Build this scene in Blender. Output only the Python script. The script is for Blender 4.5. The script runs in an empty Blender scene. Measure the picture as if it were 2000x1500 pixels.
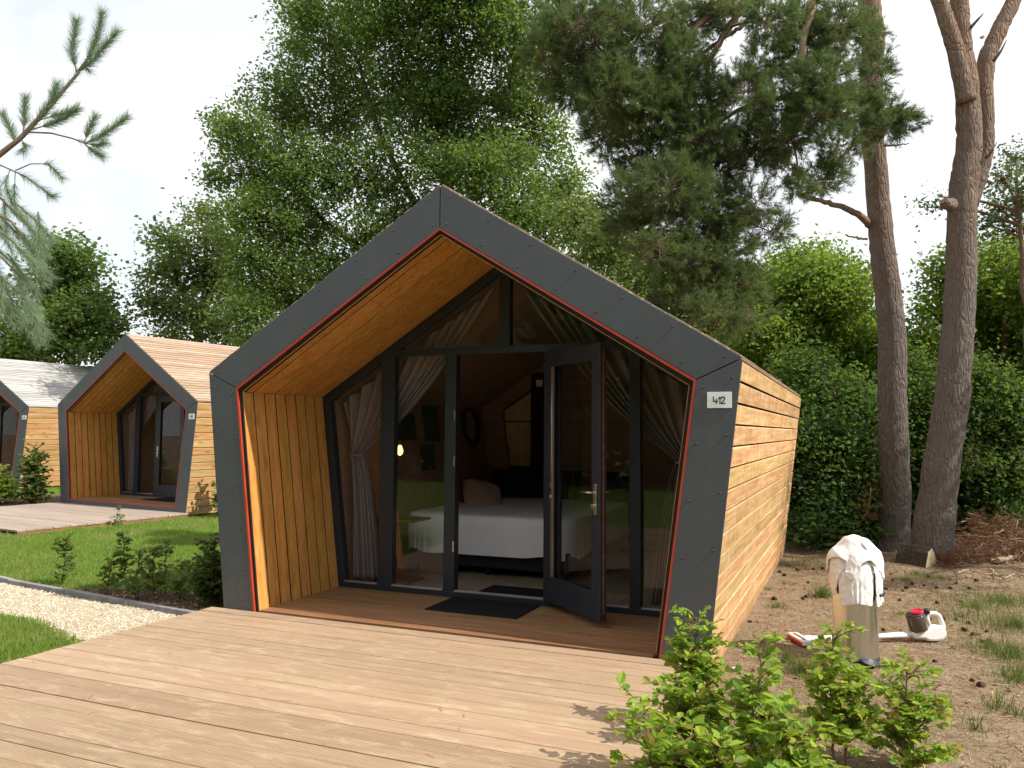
import bpy, math
import numpy as np
from mathutils import Vector, Matrix
rng = np.random.default_rng(11)
SC = bpy.context.scene
COL = SC.collection
R = math.radians

# ------------------------------------------------------------------ camera
CAM = np.array([2.96551932, -5.54294426, 1.53167911])
YAW, PITCH, ROLL, FPX = R(22.96260435), R(3.30064212), R(0.4016654), 1583.457
def _axes():
    cy, sy, cp, sp = math.cos(YAW), math.sin(YAW), math.cos(PITCH), math.sin(PITCH)
    f = np.array([-sy*cp, cy*cp, sp]); r = np.array([cy, sy, 0.0]); u = np.cross(r, f)
    c, s = math.cos(ROLL), math.sin(ROLL)
    return c*r+s*u, -s*r+c*u, f
AR, AU, AF = _axes()
def at(px, py, D):
    """the point of the place seen at photo pixel (px, py), D metres ahead of the camera"""
    return CAM + D*(AF + AR*(px-1000)/FPX - AU*(py-750)/FPX)
def on_ground(px, py, z=-0.14):
    d = at(px, py, 1.0) - CAM
    return CAM + d*(z-CAM[2])/d[2]
cam = bpy.data.cameras.new('camera'); camo = bpy.data.objects.new('camera', cam); COL.objects.link(camo)
M = Matrix(((AR[0], AU[0], -AF[0], CAM[0]), (AR[1], AU[1], -AF[1], CAM[1]), (AR[2], AU[2], -AF[2], CAM[2]), (0, 0, 0, 1)))
camo.matrix_world = M
cam.sensor_width = 36; cam.lens = FPX/2000*36; cam.clip_start = 0.05; cam.clip_end = 2000
SC.camera = camo

# ------------------------------------------------------------------ mesh builder
class MB:
    def __init__(s): s.V = []; s.F = []; s.n = 0
    def add(s, V, F, mi=0, smooth=False):
        V = np.asarray(V, float).reshape(-1, 3); F = np.asarray(F, int)
        if F.ndim == 1: F = F[None]
        s.V.append(V); s.F.append((F+s.n, mi, smooth)); s.n += len(V)
    def hexa(s, P, mi=0):
        s.add(P, [[0,3,2,1],[4,5,6,7],[0,1,5,4],[1,2,6,5],[2,3,7,6],[3,0,4,7]], mi)
    def box(s, a, b, mi=0):
        x0,y0,z0 = a; x1,y1,z1 = b
        s.hexa([(x0,y0,z0),(x1,y0,z0),(x1,y1,z0),(x0,y1,z0),(x0,y0,z1),(x1,y0,z1),(x1,y1,z1),(x0,y1,z1)], mi)
    def prism(s, poly, y0, y1, mi=0):
        """polygon in XZ pushed from y0 to y1"""
        n = len(poly)
        a = sum(poly[i][0]*poly[(i+1)%n][1]-poly[(i+1)%n][0]*poly[i][1] for i in range(n))
        if a < 0: poly = poly[::-1]
        V = [(x,y0,z) for x,z in poly]+[(x,y1,z) for x,z in poly]
        s.add(V, [list(range(n))], mi)
        s.F.append((np.array([list(range(2*n-1,n-1,-1))])+s.n-2*n, mi, False))
        s.F.append((np.array([[i,i+n,(i+1)%n+n,(i+1)%n] for i in range(n)])+s.n-2*n, mi, False))
    def tube(s, pts, rad, n=8, mi=0, smooth=True, caps=True, squash=None):
        pts = np.asarray(pts, float); m = len(pts)
        rad = np.broadcast_to(np.asarray(rad, float), (m,))
        T = np.gradient(pts, axis=0); T /= np.linalg.norm(T, axis=1)[:,None]+1e-12
        ref = np.array([0,0,1.0]) if abs(T[0][2]) < .9 else np.array([1.0,0,0])
        u = np.cross(ref, T[0]); u /= np.linalg.norm(u)
        ang = np.arange(n)*2*math.pi/n; V = []
        for i in range(m):
            u = u-T[i]*(u@T[i]); u /= np.linalg.norm(u)+1e-12; v = np.cross(T[i], u)
            V.append(pts[i]+rad[i]*(np.cos(ang)[:,None]*u+np.sin(ang)[:,None]*v))
        V = np.concatenate(V); F = []
        for i in range(m-1):
            for k in range(n): F.append([i*n+k, i*n+(k+1)%n, (i+1)*n+(k+1)%n, (i+1)*n+k])
        s.add(V, F, mi, smooth)
        if caps:
            s.F.append((np.array([list(range(n-1,-1,-1))])+s.n-len(V), mi, False))
            s.F.append((np.array([list(range(n))])+s.n-n, mi, False))
    def lathe(s, prof, c, n=32, mi=0, smooth=True, axis=None):
        """profile of (radius, height) round the axis through c"""
        c = np.asarray(c, float); ax = np.array([0,0,1.0]) if axis is None else np.asarray(axis, float)/np.linalg.norm(axis)
        ref = np.array([1.0,0,0]) if abs(ax[0]) < .9 else np.array([0,1.0,0])
        u = np.cross(ax, ref); u /= np.linalg.norm(u); v = np.cross(ax, u)
        ang = np.arange(n)*2*math.pi/n; V = []; F = []
        for r, h in prof: V.append(c+ax*h+r*(np.cos(ang)[:,None]*u+np.sin(ang)[:,None]*v))
        for i in range(len(prof)-1):
            for k in range(n): F.append([i*n+k, i*n+(k+1)%n, (i+1)*n+(k+1)%n, (i+1)*n+k])
        s.add(np.concatenate(V), F, mi, smooth)
        N = n*len(prof)
        if prof[0][0] > 1e-4: s.F.append((np.array([list(range(n-1,-1,-1))])+s.n-N, mi, False))
        if prof[-1][0] > 1e-4: s.F.append((np.array([list(range(n))])+s.n-n, mi, False))
    def grid(s, P, mi=0, smooth=True, wrap=False):
        """P: (rows, cols, 3)"""
        a, b = P.shape[:2]; i, j = np.meshgrid(np.arange(a-1), np.arange(b if wrap else b-1), indexing='ij')
        j2 = (j+1) % b
        F = np.stack([i*b+j, i*b+j2, (i+1)*b+j2, (i+1)*b+j], -1).reshape(-1,4)
        s.add(P.reshape(-1,3), F, mi, smooth)
    def build(s, name, mats, parent=None, bevel=0, subsurf=0, solid=0):
        me = bpy.data.meshes.new(name)
        V = np.concatenate(s.V) if s.V else np.zeros((0,3))
        loops = np.concatenate([f.ravel() for f,_,_ in s.F]); tot = np.concatenate([np.full(len(f), f.shape[1]) for f,_,_ in s.F])
        mi = np.concatenate([np.full(len(f), m) for f,m,_ in s.F]); sm = np.concatenate([np.full(len(f), q) for f,_,q in s.F])
        me.vertices.add(len(V)); me.vertices.foreach_set('co', V.ravel().astype(np.float32))
        me.loops.add(len(loops)); me.loops.foreach_set('vertex_index', loops.astype(np.int32))
        me.polygons.add(len(tot)); me.polygons.foreach_set('loop_start', np.concatenate([[0], np.cumsum(tot)[:-1]]).astype(np.int32))
        me.polygons.foreach_set('material_index', mi.astype(np.int32)); me.polygons.foreach_set('use_smooth', sm.astype(bool))
        me.update(calc_edges=True)
        for m in (mats if isinstance(mats, (list, tuple)) else [mats]): me.materials.append(m)
        o = bpy.data.objects.new(name, me); COL.objects.link(o)
        if parent is not None: o.parent = parent
        if bevel:
            b = o.modifiers.new('bevel', 'BEVEL'); b.width = bevel; b.segments = 2; b.limit_method = 'ANGLE'; b.angle_limit = R(40)
        if subsurf:
            b = o.modifiers.new('sub', 'SUBSURF'); b.levels = subsurf; b.render_levels = subsurf
        if solid:
            b = o.modifiers.new('solid', 'SOLIDIFY'); b.thickness = solid; b.offset = 0
        return o

def tag(o, label=None, cat=None, group=None, kind=None):
    for k, v in (('label', label), ('category', cat), ('group', group), ('kind', kind)):
        if v: o[k] = v
    return o
def thing(name, loc, label, cat, group=None, rz=0):
    o = bpy.data.objects.new(name, None); COL.objects.link(o)
    o.location = loc; o.rotation_euler = (0, 0, rz); o.empty_display_size = .2
    return tag(o, label, cat, group)

# ------------------------------------------------------------------ materials
class NT:
    """small node helper"""
    def __init__(s, name):
        s.m = bpy.data.materials.new(name); s.m.use_nodes = True; s.t = s.m.node_tree; s.t.nodes.clear()
        s.out = s.t.nodes.new('ShaderNodeOutputMaterial')
    def n(s, ty, **kw):
        nd = s.t.nodes.new('ShaderNode'+ty)
        for k, v in kw.items():
            if k in nd.inputs.keys(): s.set(nd.inputs[k], v)
            else: setattr(nd, k, v)
        return nd
    def set(s, sock, v):
        if hasattr(v, 'is_output') or isinstance(v, bpy.types.NodeSocket): s.t.links.new(v, sock)
        else: sock.default_value = v
    def inp(s, nd, i, v): s.set(nd.inputs[i], v)
    def math(s, op, a, b=0.0, clamp=False):
        nd = s.n('Math', operation=op, use_clamp=clamp); s.inp(nd, 0, a); s.inp(nd, 1, b); return nd.outputs[0]
    def ramp(s, fac, stops, interp='LINEAR'):
        nd = s.n('ValToRGB'); cr = nd.color_ramp; cr.interpolation = interp
        while len(cr.elements) < len(stops): cr.elements.new(.5)
        for e, (p, c) in zip(cr.elements, stops): e.position = p; e.color = (*c, 1) if len(c) == 3 else c
        s.inp(nd, 0, fac); return nd.outputs[0]
    def mix(s, fac, a, b, mode='MIX'):
        nd = s.n('Mix', data_type='RGBA', blend_type=mode)
        s.inp(nd, 0, fac); s.inp(nd, 6, a); s.inp(nd, 7, b); return nd.outputs[2]
    def noise(s, vec, scale, detail=4, rough=.55, dist=0.0):
        nd = s.n('TexNoise'); s.set(nd.inputs['Vector'], vec)
        for k, v in (('Scale',scale),('Detail',detail),('Roughness',rough),('Distortion',dist)): nd.inputs[k].default_value = v
        return nd.outputs[0]
    def mapping(s, vec, scale, loc=None):
        nd = s.n('Mapping'); s.inp(nd, 0, vec); s.inp(nd, 3, scale)
        if loc is not None: s.inp(nd, 1, loc)
        return nd.outputs[0]
    def bump(s, h, strength, dist=.01):
        nd = s.n('Bump'); nd.inputs['Strength'].default_value = strength; nd.inputs['Distance'].default_value = dist
        s.set(nd.inputs['Height'], h); return nd.outputs[0]
    def coords(s): return s.n('TexCoord').outputs['Object']
    def island(s): return s.n('NewGeometry').outputs['Random Per Island']
    def principled(s, col, rough=.6, metal=0, spec=.5, normal=None, **kw):
        p = s.n('BsdfPrincipled'); s.set(p.inputs['Base Color'], col if not isinstance(col, tuple) else (*col, 1)); s.set(p.inputs['Roughness'], rough)
        s.set(p.inputs['Metallic'], metal); p.inputs['Specular IOR Level'].default_value = spec
        if normal is not None: s.set(p.inputs['Normal'], normal)
        for k, v in kw.items(): s.set(p.inputs[k], v)
        return p.outputs[0]
    def done(s, sh): s.t.links.new(sh, s.out.inputs[0]); return s.m

def c4(c): return (*c, 1)
def plain(name, col, rough=.5, metal=0, spec=.5, var=.12, scale=8, bump=0, bscale=200, **kw):
    t = NT(name); co = t.coords()
    f = t.noise(co, scale, 5)
    c = t.ramp(f, [(.3, tuple(x*(1-var) for x in col)), (.7, tuple(min(1, x*(1+var)) for x in col))])
    nm = t.bump(t.noise(co, bscale, 3), bump, .005) if bump else None
    r = t.math('ADD', t.math('MULTIPLY', f, .2), rough-.1)
    return t.done(t.principled(c, r, metal, spec, nm, **kw))

def wood(name, dark, mid, light, axis='X', rough=.6, knots=.5, blotch=None, blotch_amt=.4, streak=0, var=.22, hue=.03, groove=0, bump=.25, spec=.3, grain=1.0):
    t = NT(name); co = t.coords(); isl = t.island()
    off = t.n('Vector' if False else 'CombineXYZ')
    for i, k in enumerate((37.0, 53.0, 71.0)): t.inp(off, i, t.math('MULTIPLY', isl, k))
    add = t.n('VectorMath', operation='ADD'); t.inp(add, 0, co); t.inp(add, 1, off.outputs[0]); v = add.outputs[0]
    def sc(al, ac): return {'X': (al, ac, ac), 'Y': (ac, al, ac), 'Z': (ac, ac, al)}[axis]
    g1 = t.noise(t.mapping(v, sc(1.3, 34*grain)), 1, 6, .6, .8)
    g2 = t.noise(t.mapping(v, sc(.7, 7*grain)), 1, 3, .5, 1.2)
    g = t.math('ADD', t.math('MULTIPLY', g1, .6), t.math('MULTIPLY', g2, .4))
    c = t.ramp(g, [(.36, dark), (.5, mid), (.64, light)])
    if knots:
        vo = t.n('TexVoronoi'); t.set(vo.inputs['Vector'], t.mapping(v, sc(2.2, 7.5))); vo.inputs['Scale'].default_value = 1
        k = t.ramp(vo.outputs['Distance'], [(.0, (1,1,1)), (.10, (.7,.7,.7)), (.2, (0,0,0))])
        c = t.mix(t.math('MULTIPLY', k, knots), c, c4(tuple(x*.45 for x in dark)))
    if blotch:
        b = t.ramp(t.noise(t.mapping(v, sc(4.5, 15)), 1, 5, .65, .6), [(.52, (0,0,0)), (.68, (1,1,1))])
        c = t.mix(t.math('MULTIPLY', b, blotch_amt), c, c4(blotch))
    if streak:
        s_ = t.ramp(t.noise(t.mapping(v, (22, 22, 2.2)), 1, 4, .6), [(.35, (.55,.55,.55)), (.6, (1,1,1))])
        c = t.mix(streak, c, s_, 'MULTIPLY')
    hs = t.n('HueSaturation'); t.inp(hs, 0, t.math('ADD', .5-hue/2, t.math('MULTIPLY', t.math('FRACT', t.math('MULTIPLY', isl, 7.31)), hue)))
    t.inp(hs, 2, t.math('ADD', 1-var, t.math('MULTIPLY', isl, 2*var))); t.set(hs.inputs['Color'], c); c = hs.outputs[0]
    h = g1
    if groove:
        wv = t.n('TexWave', wave_type='BANDS', bands_direction='Y', wave_profile='SIN'); t.set(wv.inputs['Vector'], co); wv.inputs['Scale'].default_value = groove
        wv.inputs['Distortion'].default_value = 0
        h = t.math('ADD', t.math('MULTIPLY', g1, .3), wv.outputs['Fac'])
        gd = t.ramp(wv.outputs['Fac'], [(.0, (.62,.58,.54)), (.45, (1,1,1))])
        c = t.mix(.75, c, gd, 'MULTIPLY')
    return t.done(t.principled(c, t.math('ADD', rough-.1, t.math('MULTIPLY', g1, .2)), 0, spec, t.bump(h, bump, .004)))

def leaf_mat(name, cols, trans, tw=.35, rough=.55, spec=.25, dry=None):
    """each leaf gets its own tint from cols"""
    t = NT(name); isl = t.island()
    n = len(cols); c = t.ramp(isl, [((i+.5)/n, k) for i, k in enumerate(cols)])
    big = t.noise(t.coords(), .9, 2)
    hs = t.n('HueSaturation'); t.inp(hs, 0, t.math('ADD', .485, t.math('MULTIPLY', big, .03))); t.inp(hs, 2, t.math('ADD', .72, t.math('MULTIPLY', big, .56)))
    t.set(hs.inputs['Color'], c); c = hs.outputs[0]
    if dry: c = t.mix(t.ramp(t.noise(t.coords(), 1.1, 5, .65), [(.47, (0,0,0)), (.68, (.75,.75,.75))]), c, c4(dry))
    p = t.principled(c, rough, 0, spec)
    tr = t.n('BsdfTranslucent'); t.set(tr.inputs[0], t.mix(.6, c, c4(trans)))
    mx = t.n('MixShader'); t.inp(mx, 0, tw); t.inp(mx, 1, p); t.inp(mx, 2, tr.outputs[0])
    return t.done(mx.outputs[0])

def glass_mat(name, tint=(.86,.9,.88), refl=1.0):
    t = NT(name)
    g = t.n('NewGeometry'); dt = t.n('VectorMath', operation='DOT_PRODUCT'); t.inp(dt, 0, g.outputs['Normal']); t.inp(dt, 1, g.outputs['Incoming'])
    c = t.math('ABSOLUTE', dt.outputs['Value']); p = t.math('POWER', t.math('SUBTRACT', 1.0, c), 5.0)
    fac = t.math('MULTIPLY', t.math('ADD', .042, t.math('MULTIPLY', p, .9)), refl, True)
    a = t.n('BsdfTransparent'); a.inputs[0].default_value = c4(tint)
    b = t.n('BsdfGlossy'); b.inputs[0].default_value = (1,1,1,1); b.inputs['Roughness'].default_value = 0.0
    mx = t.n('MixShader'); t.inp(mx, 0, fac); t.inp(mx, 1, a.outputs[0]); t.inp(mx, 2, b.outputs[0])
    return t.done(mx.outputs[0])

def bark_mat(name, low, high, z0, z1, scale=1.0):
    t = NT(name); co = t.coords()
    v = t.mapping(co, (1, 1, .20)); wob = t.n('VectorMath', operation='ADD'); nv = t.n('TexNoise'); t.set(nv.inputs['Vector'], co); nv.inputs['Scale'].default_value = 3
    sc_ = t.n('VectorMath', operation='SCALE'); t.inp(sc_, 0, nv.outputs['Color']); sc_.inputs['Scale'].default_value = .12
    t.inp(wob, 0, v); t.inp(wob, 1, sc_.outputs[0])
    vo = t.n('TexVoronoi', feature='DISTANCE_TO_EDGE'); t.set(vo.inputs['Vector'], wob.outputs[0]); vo.inputs['Scale'].default_value = 24*scale
    crack = t.math('MULTIPLY', t.ramp(vo.outputs['Distance'], [(.0, (0,0,0)), (.26, (1,1,1))]), t.ramp(t.noise(t.mapping(co, (14, 14, 3.2)), 1, 5, .7, .5), [(.36, (.25,.25,.25)), (.6, (1,1,1))]))
    fine = t.noise(t.mapping(co, (30, 30, 9)), 1, 6, .65)
    sep = t.n('SeparateXYZ'); t.inp(sep, 0, co)
    f = t.n('MapRange'); t.inp(f, 0, t.math('ADD', sep.outputs[2], t.math('MULTIPLY', t.noise(co, 1.3, 3), 2.0))); t.inp(f, 1, z0+1); t.inp(f, 2, z1+1)
    base = t.mix(f.outputs[0], c4(low), c4(high))
    col = t.mix(t.math('MULTIPLY', fine, .8), base, t.mix(1, base, (.5,.48,.46,1), 'MULTIPLY'))
    lich = t.ramp(t.noise(co, 5, 5, .7), [(.58, (0,0,0)), (.75, (1,1,1))])
    col = t.mix(t.math('MULTIPLY', lich, .35), col, (.24,.24,.21,1))
    col = t.mix(t.math('MULTIPLY', t.math('SUBTRACT', 1, crack), .32), col, (.045,.036,.030,1))
    h = t.math('ADD', t.math('MULTIPLY', crack, .8), t.math('MULTIPLY', fine, .5))
    return t.done(t.principled(col, .9, 0, .15, t.bump(h, .85, .04)))
# ------------------------------------------------------------------ palette
def panel_mat():
    t = NT('anthracite_panel'); co = t.coords(); sep = t.n('SeparateXYZ'); t.inp(sep, 0, co)
    f = t.noise(co, 2.2, 5, .6); c = t.ramp(f, [(.35, (.069,.077,.087)), (.65, (.078,.086,.096))])
    run = t.noise(t.mapping(co, (9, 9, .6)), 1, 4, .6); c = t.mix(t.math('MULTIPLY', t.ramp(run, [(.52, (0,0,0)), (.75, (1,1,1))]), .18), c, (.125,.125,.12,1))
    mr = t.n('MapRange'); t.inp(mr, 0, sep.outputs[2]); t.inp(mr, 1, .55); t.inp(mr, 2, -.1)
    spl = t.math('MULTIPLY', mr.outputs[0], t.ramp(t.noise(co, 26, 6, .75), [(.42, (0,0,0)), (.68, (1,1,1))]))
    c = t.mix(t.math('MULTIPLY', spl, .55), c, (.17,.14,.115,1))
    return t.done(t.principled(c, t.math('ADD', .42, t.math('MULTIPLY', run, .25)), 0, .35, t.bump(t.noise(co, 400, 2), .04, .002)))
m_panel = panel_mat()
m_bolt = plain('bolt_metal', (.05,.055,.06), .45, .3, .5)
m_red = plain('red_trim', (.40,.045,.018), .5)
m_black = plain('black_gap', (.008,.008,.009), .9)
m_liner = wood('larch_lining', (.42,.185,.042), (.58,.285,.068), (.66,.36,.105), 'Z', .45, .5, var=.14, hue=.015)
m_floor = wood('porch_boards', (.20,.105,.045), (.29,.158,.072), (.36,.215,.105), 'X', .5, .4, (.42,.26,.13), .35, var=.2)
m_side = wood('larch_cladding', (.42,.235,.095), (.56,.345,.155), (.68,.47,.25), 'Y', .68, .35, var=.2, streak=.7, hue=.025)
m_side2 = wood('larch_cladding_pale', (.34,.185,.075), (.45,.265,.115), (.54,.36,.19), 'Y', .68, .8, var=.18, hue=.02, grain=.6)
m_roof = wood('larch_roof', (.30,.205,.14), (.39,.275,.195), (.47,.35,.26), 'Y', .72, .2, var=.2, hue=.015)
m_roofgrey = wood('weathered_roof', (.30,.295,.285), (.39,.38,.37), (.48,.47,.455), 'Y', .75, .1, var=.2, hue=.01)
m_deck = wood('deck_boards', (.305,.205,.128), (.35,.243,.156), (.385,.278,.184), 'X', .6, .0, (.50,.40,.285), .5, var=.07, hue=.01, bump=.2)
m_deckg = wood('deck_boards_ribbed', (.292,.196,.12), (.338,.236,.148), (.378,.272,.178), 'X', .6, .0, (.52,.42,.29), .5, var=.07, hue=.01, groove=21, bump=.6)
m_deck2 = wood('deck_boards_grey', (.27,.215,.175), (.33,.265,.22), (.38,.315,.265), 'X', .7, .1, (.42,.36,.31), .3, var=.10)
m_frame = plain('window_frame', (.019,.025,.036), .4, 0, .4, .05)
m_alu = plain('aluminium', (.55,.57,.60), .35, .9, .5, .05)
m_steel = plain('brushed_steel', (.62,.61,.58), .28, 1, .5, .05, 30)
m_copper = plain('copper_strip', (.30,.13,.06), .45, .6)
m_glass = glass_mat('glass', (.90,.92,.91), 1.0)
m_glassd = glass_mat('door_glass', (.70,.74,.73), .7)
m_ply = wood('interior_wall', (.25,.155,.105), (.31,.20,.138), (.36,.245,.175), 'X', .6, .1, var=.03)
m_osb = wood('osb_board', (.42,.29,.15), (.58,.43,.25), (.70,.55,.35), 'Z', .6, .3, var=.03, grain=.5)
m_vinyl = wood('interior_floor', (.24,.19,.13), (.33,.27,.19), (.40,.34,.25), 'Y', .45, .1, var=.12)
m_white = plain('white_paint', (.80,.80,.79), .45)
m_plate = plain('plate_white', (.78,.79,.80), .4, 0, .5, .03)
m_ink = plain('plate_ink', (.05,.05,.055), .6)
m_curtain = plain('curtain_fabric', (.22,.19,.20), .9, 0, .1, .06, 30, .1, 600)
m_duvet = plain('duvet_cotton', (.84,.86,.92), .9, 0, .1, .03, 10, .1, 300)
m_pillow = plain('pillow_fabric', (.46,.32,.26), .9, 0, .1, .06, 20)
m_dark = plain('dark_fabric', (.022,.022,.026), .85, 0, .2)
m_mat = plain('mat_rubber', (.016,.016,.018), .95, 0, .1, .3, 60, .6, 300)
m_tab = wood('table_wood', (.14,.06,.03), (.20,.09,.045), (.26,.12,.06), 'X', .4, 0, var=.05)
m_poster = plain('poster_dark', (.05,.055,.055), .5, 0, .4, .5, 14)
m_pink = plain('pink_lacquer', (.45,.14,.10), .4)
m_towel = plain('towel_cotton', (.86,.86,.86), .95, 0, .05, .02, 20, .5, 260)
m_bin = plain('bin_steel', (.72,.75,.77), .22, 1, .5, .02, 1.5)
m_rubber = plain('black_plastic', (.018,.02,.023), .45)
m_vac = plain('vacuum_white', (.82,.80,.80), .3, 0, .5, .02)
m_vacred = plain('vacuum_red', (.62,.012,.05), .25, .3, .5)
m_vacpink = plain('vacuum_rose', (.65,.40,.38), .35)
t = NT('smoky_plastic'); m_smoke = t.done(t.principled((.085,.065,.055), .12, 0, .6))
t = NT('bulb_glow'); e = t.n('Emission'); e.inputs[0].default_value = (1,.55,.14,1); e.inputs[1].default_value = 4.5; m_bulb = t.done(e.outputs[0])
m_mirror = plain('mirror_glass', (.7,.7,.7), .03, 1)

m_oak = leaf_mat('oak_leaf', [(.038,.082,.018),(.06,.118,.027),(.092,.16,.036),(.14,.19,.05)], (.28,.40,.06), .5)
m_oak2 = leaf_mat('oak_leaf_pale', [(.055,.095,.026),(.08,.13,.036),(.115,.17,.048),(.145,.18,.05)], (.26,.34,.06), .44)
m_bright = leaf_mat('broad_leaf_bright', [(.055,.115,.018),(.09,.165,.024),(.13,.21,.032),(.18,.25,.042)], (.36,.48,.05), .50)
m_mid = leaf_mat('young_tree_leaf', [(.026,.062,.016),(.045,.095,.020),(.07,.135,.026),(.12,.19,.04),(.03,.075,.02)], (.26,.38,.05), .46)
m_hedge = leaf_mat('undergrowth_leaf', [(.022,.052,.016),(.042,.09,.024),(.07,.135,.032),(.11,.18,.048),(.035,.075,.022)], (.20,.32,.05), .42)
m_birch = leaf_mat('birch_leaf', [(.04,.08,.03),(.065,.11,.04),(.09,.14,.05)], (.18,.25,.06), .4)
m_pine = leaf_mat('pine_needle', [(.036,.092,.036),(.058,.13,.044),(.092,.17,.052),(.14,.175,.052),(.13,.11,.042)], (.20,.32,.07), .36)  # olive tint paints sunlit highlights into the needle colours, at random
m_pineL = leaf_mat('pine_needle_blue', [(.14,.24,.17),(.19,.30,.20),(.24,.35,.22),(.28,.32,.15)], (.34,.46,.28), .45)
m_deadn = leaf_mat('dead_needle', [(.11,.055,.03),(.17,.082,.042),(.20,.105,.055),(.15,.08,.045)], (.3,.12,.04), .25)
m_beech = leaf_mat('beech_leaf', [(.11,.23,.026),(.17,.32,.034),(.25,.41,.044),(.32,.45,.06),(.21,.35,.04),(.29,.43,.055),(.34,.19,.07),(.14,.27,.05)], (.56,.68,.07), .5, .5, .25)
m_beechd = leaf_mat('beech_leaf_dull', [(.06,.13,.035),(.09,.18,.045),(.13,.23,.05),(.16,.25,.06),(.22,.13,.06)], (.3,.4,.06), .4)
m_yshrub = leaf_mat('yellow_leaf', [(.10,.18,.03),(.16,.24,.03),(.22,.28,.04),(.24,.16,.05)], (.35,.42,.05), .4)
m_grass = leaf_mat('grass_blade', [(.09,.18,.022),(.135,.24,.03),(.18,.28,.04),(.24,.29,.075)], (.28,.4,.04), .34, dry=(.27,.27,.10))
m_drygrass = leaf_mat('thin_grass', [(.07,.13,.02),(.10,.17,.03),(.15,.19,.05),(.22,.19,.09)], (.2,.28,.05), .3)
m_barkp = bark_mat('pine_bark', (.225,.195,.178), (.38,.265,.20), 3.2, 7.0)
m_barko = bark_mat('oak_bark', (.10,.085,.07), (.10,.085,.07), 2, 6, 1.4)
m_twig = plain('twig_bark', (.16,.11,.075), .9, 0, .1, .25, 20)
m_twigp = plain('pine_twig_bark', (.19,.135,.10), .9, 0, .1, .25, 12)
m_dryw = plain('dry_branch', (.34,.25,.17), .9, 0, .1, .25, 12)
m_cone = plain('pine_cone', (.075,.042,.026), .85, 0, .15, .35, 60)
m_log = plain('split_wood', (.55,.44,.28), .8, 0, .1, .15, 14)
m_concrete = plain('kerb_concrete', (.23,.22,.23), .85, 0, .2, .25, 9, .5, 120)

def ground_mat():
    t = NT('sandy_soil'); co = t.coords()
    a = t.noise(co, .55, 5, .6); b = t.noise(co, 6, 6, .7); c = t.noise(co, 60, 4, .7)
    d = t.noise(co, 19, 5, .7, .4); col = t.ramp(t.math('ADD', t.math('ADD', t.math('MULTIPLY', b, .36), t.math('MULTIPLY', c, .3)), t.math('MULTIPLY', d, .34)), [(.36, (.14,.097,.062)), (.48, (.295,.215,.142)), (.56, (.375,.28,.19)), (.66, (.47,.37,.265))])
    col = t.mix(t.ramp(a, [(.46, (0,0,0)), (.66, (.55,.55,.55))]), col, (.20,.165,.085,1))
    sp = t.n('TexVoronoi'); t.set(sp.inputs['Vector'], co); sp.inputs['Scale'].default_value = 42
    col = t.mix(t.ramp(sp.outputs['Distance'], [(.06, (.75,.75,.75)), (.17, (0,0,0))]), col, (.09,.055,.032,1))
    h = t.math('ADD', t.math('ADD', t.math('MULTIPLY', b, .9), t.math('MULTIPLY', d, .8)), t.math('MULTIPLY', c, .35))
    return t.done(t.principled(col, .95, 0, .1, t.bump(h, 1, .06)))
m_sand = ground_mat()
def mixed(name, stops, s1, s2, bump, bd, spots=None):
    t = NT(name); co = t.coords(); a = t.noise(co, s1, 5, .65); b = t.noise(co, s2, 4, .7)
    g = t.math('ADD', t.math('MULTIPLY', a, .5), t.math('MULTIPLY', b, .5))
    return t.done(t.principled(t.ramp(g, stops), .95, 0, .1, t.bump(g, bump, bd)))
m_lawn = mixed('lawn_soil', [(.3, (.07,.13,.02)), (.55, (.12,.19,.03)), (.72, (.20,.22,.07))], 2.5, 45, .8, .03)
m_soil = mixed('dark_soil', [(.3, (.06,.045,.033)), (.5, (.125,.09,.065)), (.7, (.20,.15,.11))], 7, 60, 1, .05)
m_gravelbase = mixed('gravel_base', [(.3, (.30,.24,.17)), (.5, (.48,.41,.30)), (.7, (.60,.53,.41))], 20, 90, 1, .03)
t = NT('gravel_stone'); isl = t.island(); m_stone = t.done(t.principled(t.ramp(isl, [(0, (.34,.26,.17)), (.3, (.50,.42,.29)), (.6, (.58,.52,.40)), (.85, (.68,.64,.54)), (1, (.34,.27,.2))]), .8, 0, .25))
t = NT('litter'); isl = t.island(); m_litter = t.done(t.principled(t.ramp(isl, [(0, (.10,.055,.03)), (.4, (.20,.12,.06)), (.7, (.30,.20,.11)), (1, (.42,.32,.2))]), .9, 0, .1))
# ------------------------------------------------------------------ cabins
We, Wb, He, Ha = 2.282, 2.045, 2.025, 3.45
Wie, Wib, Hie, Hia = 1.977, 1.725, 1.886, 3.108
Wl, Wlb, Hl, Hla = 1.921, 1.684, 1.851, 3.060
KO = (We-Wb)/He; KI = (Wie-Wib)/Hie; KL = (Wl-Wlb)/Hl
YD, LEN, ZB, YR = 1.16, 6.29, -.15, 4.88
def half(k, t0, t1):   # mirror helper
    return [(k*x, z) for x, z in (t0, t1)]
def inset(w, zf=0.0):
    """lining profile moved inwards by w: base, eave (right side, x > 0), apex z"""
    d = np.array([Wl-Wlb, Hl]); d /= np.linalg.norm(d); n = np.array([-d[1], d[0]])          # inwards
    p = np.array([Wlb, 0])+n*w
    e = np.array([-Wl, Hla-Hl]); e /= np.linalg.norm(e); m = np.array([-e[1], e[0]])
    q = np.array([Wl, Hl])+m*w
    A = np.array([[d[0], -e[0]], [d[1], -e[1]]]); s = np.linalg.solve(A, q-p); eave = p+d*s[0]
    base = p+d*((zf-p[1])/d[1]); apex = q+e*(-q[0]/e[0])
    return base, eave, apex[1]
def wall_x(z, w): b, e, a = inset(w); return b[0]+(e[0]-b[0])*(z-b[1])/(e[1]-b[1])
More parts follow.
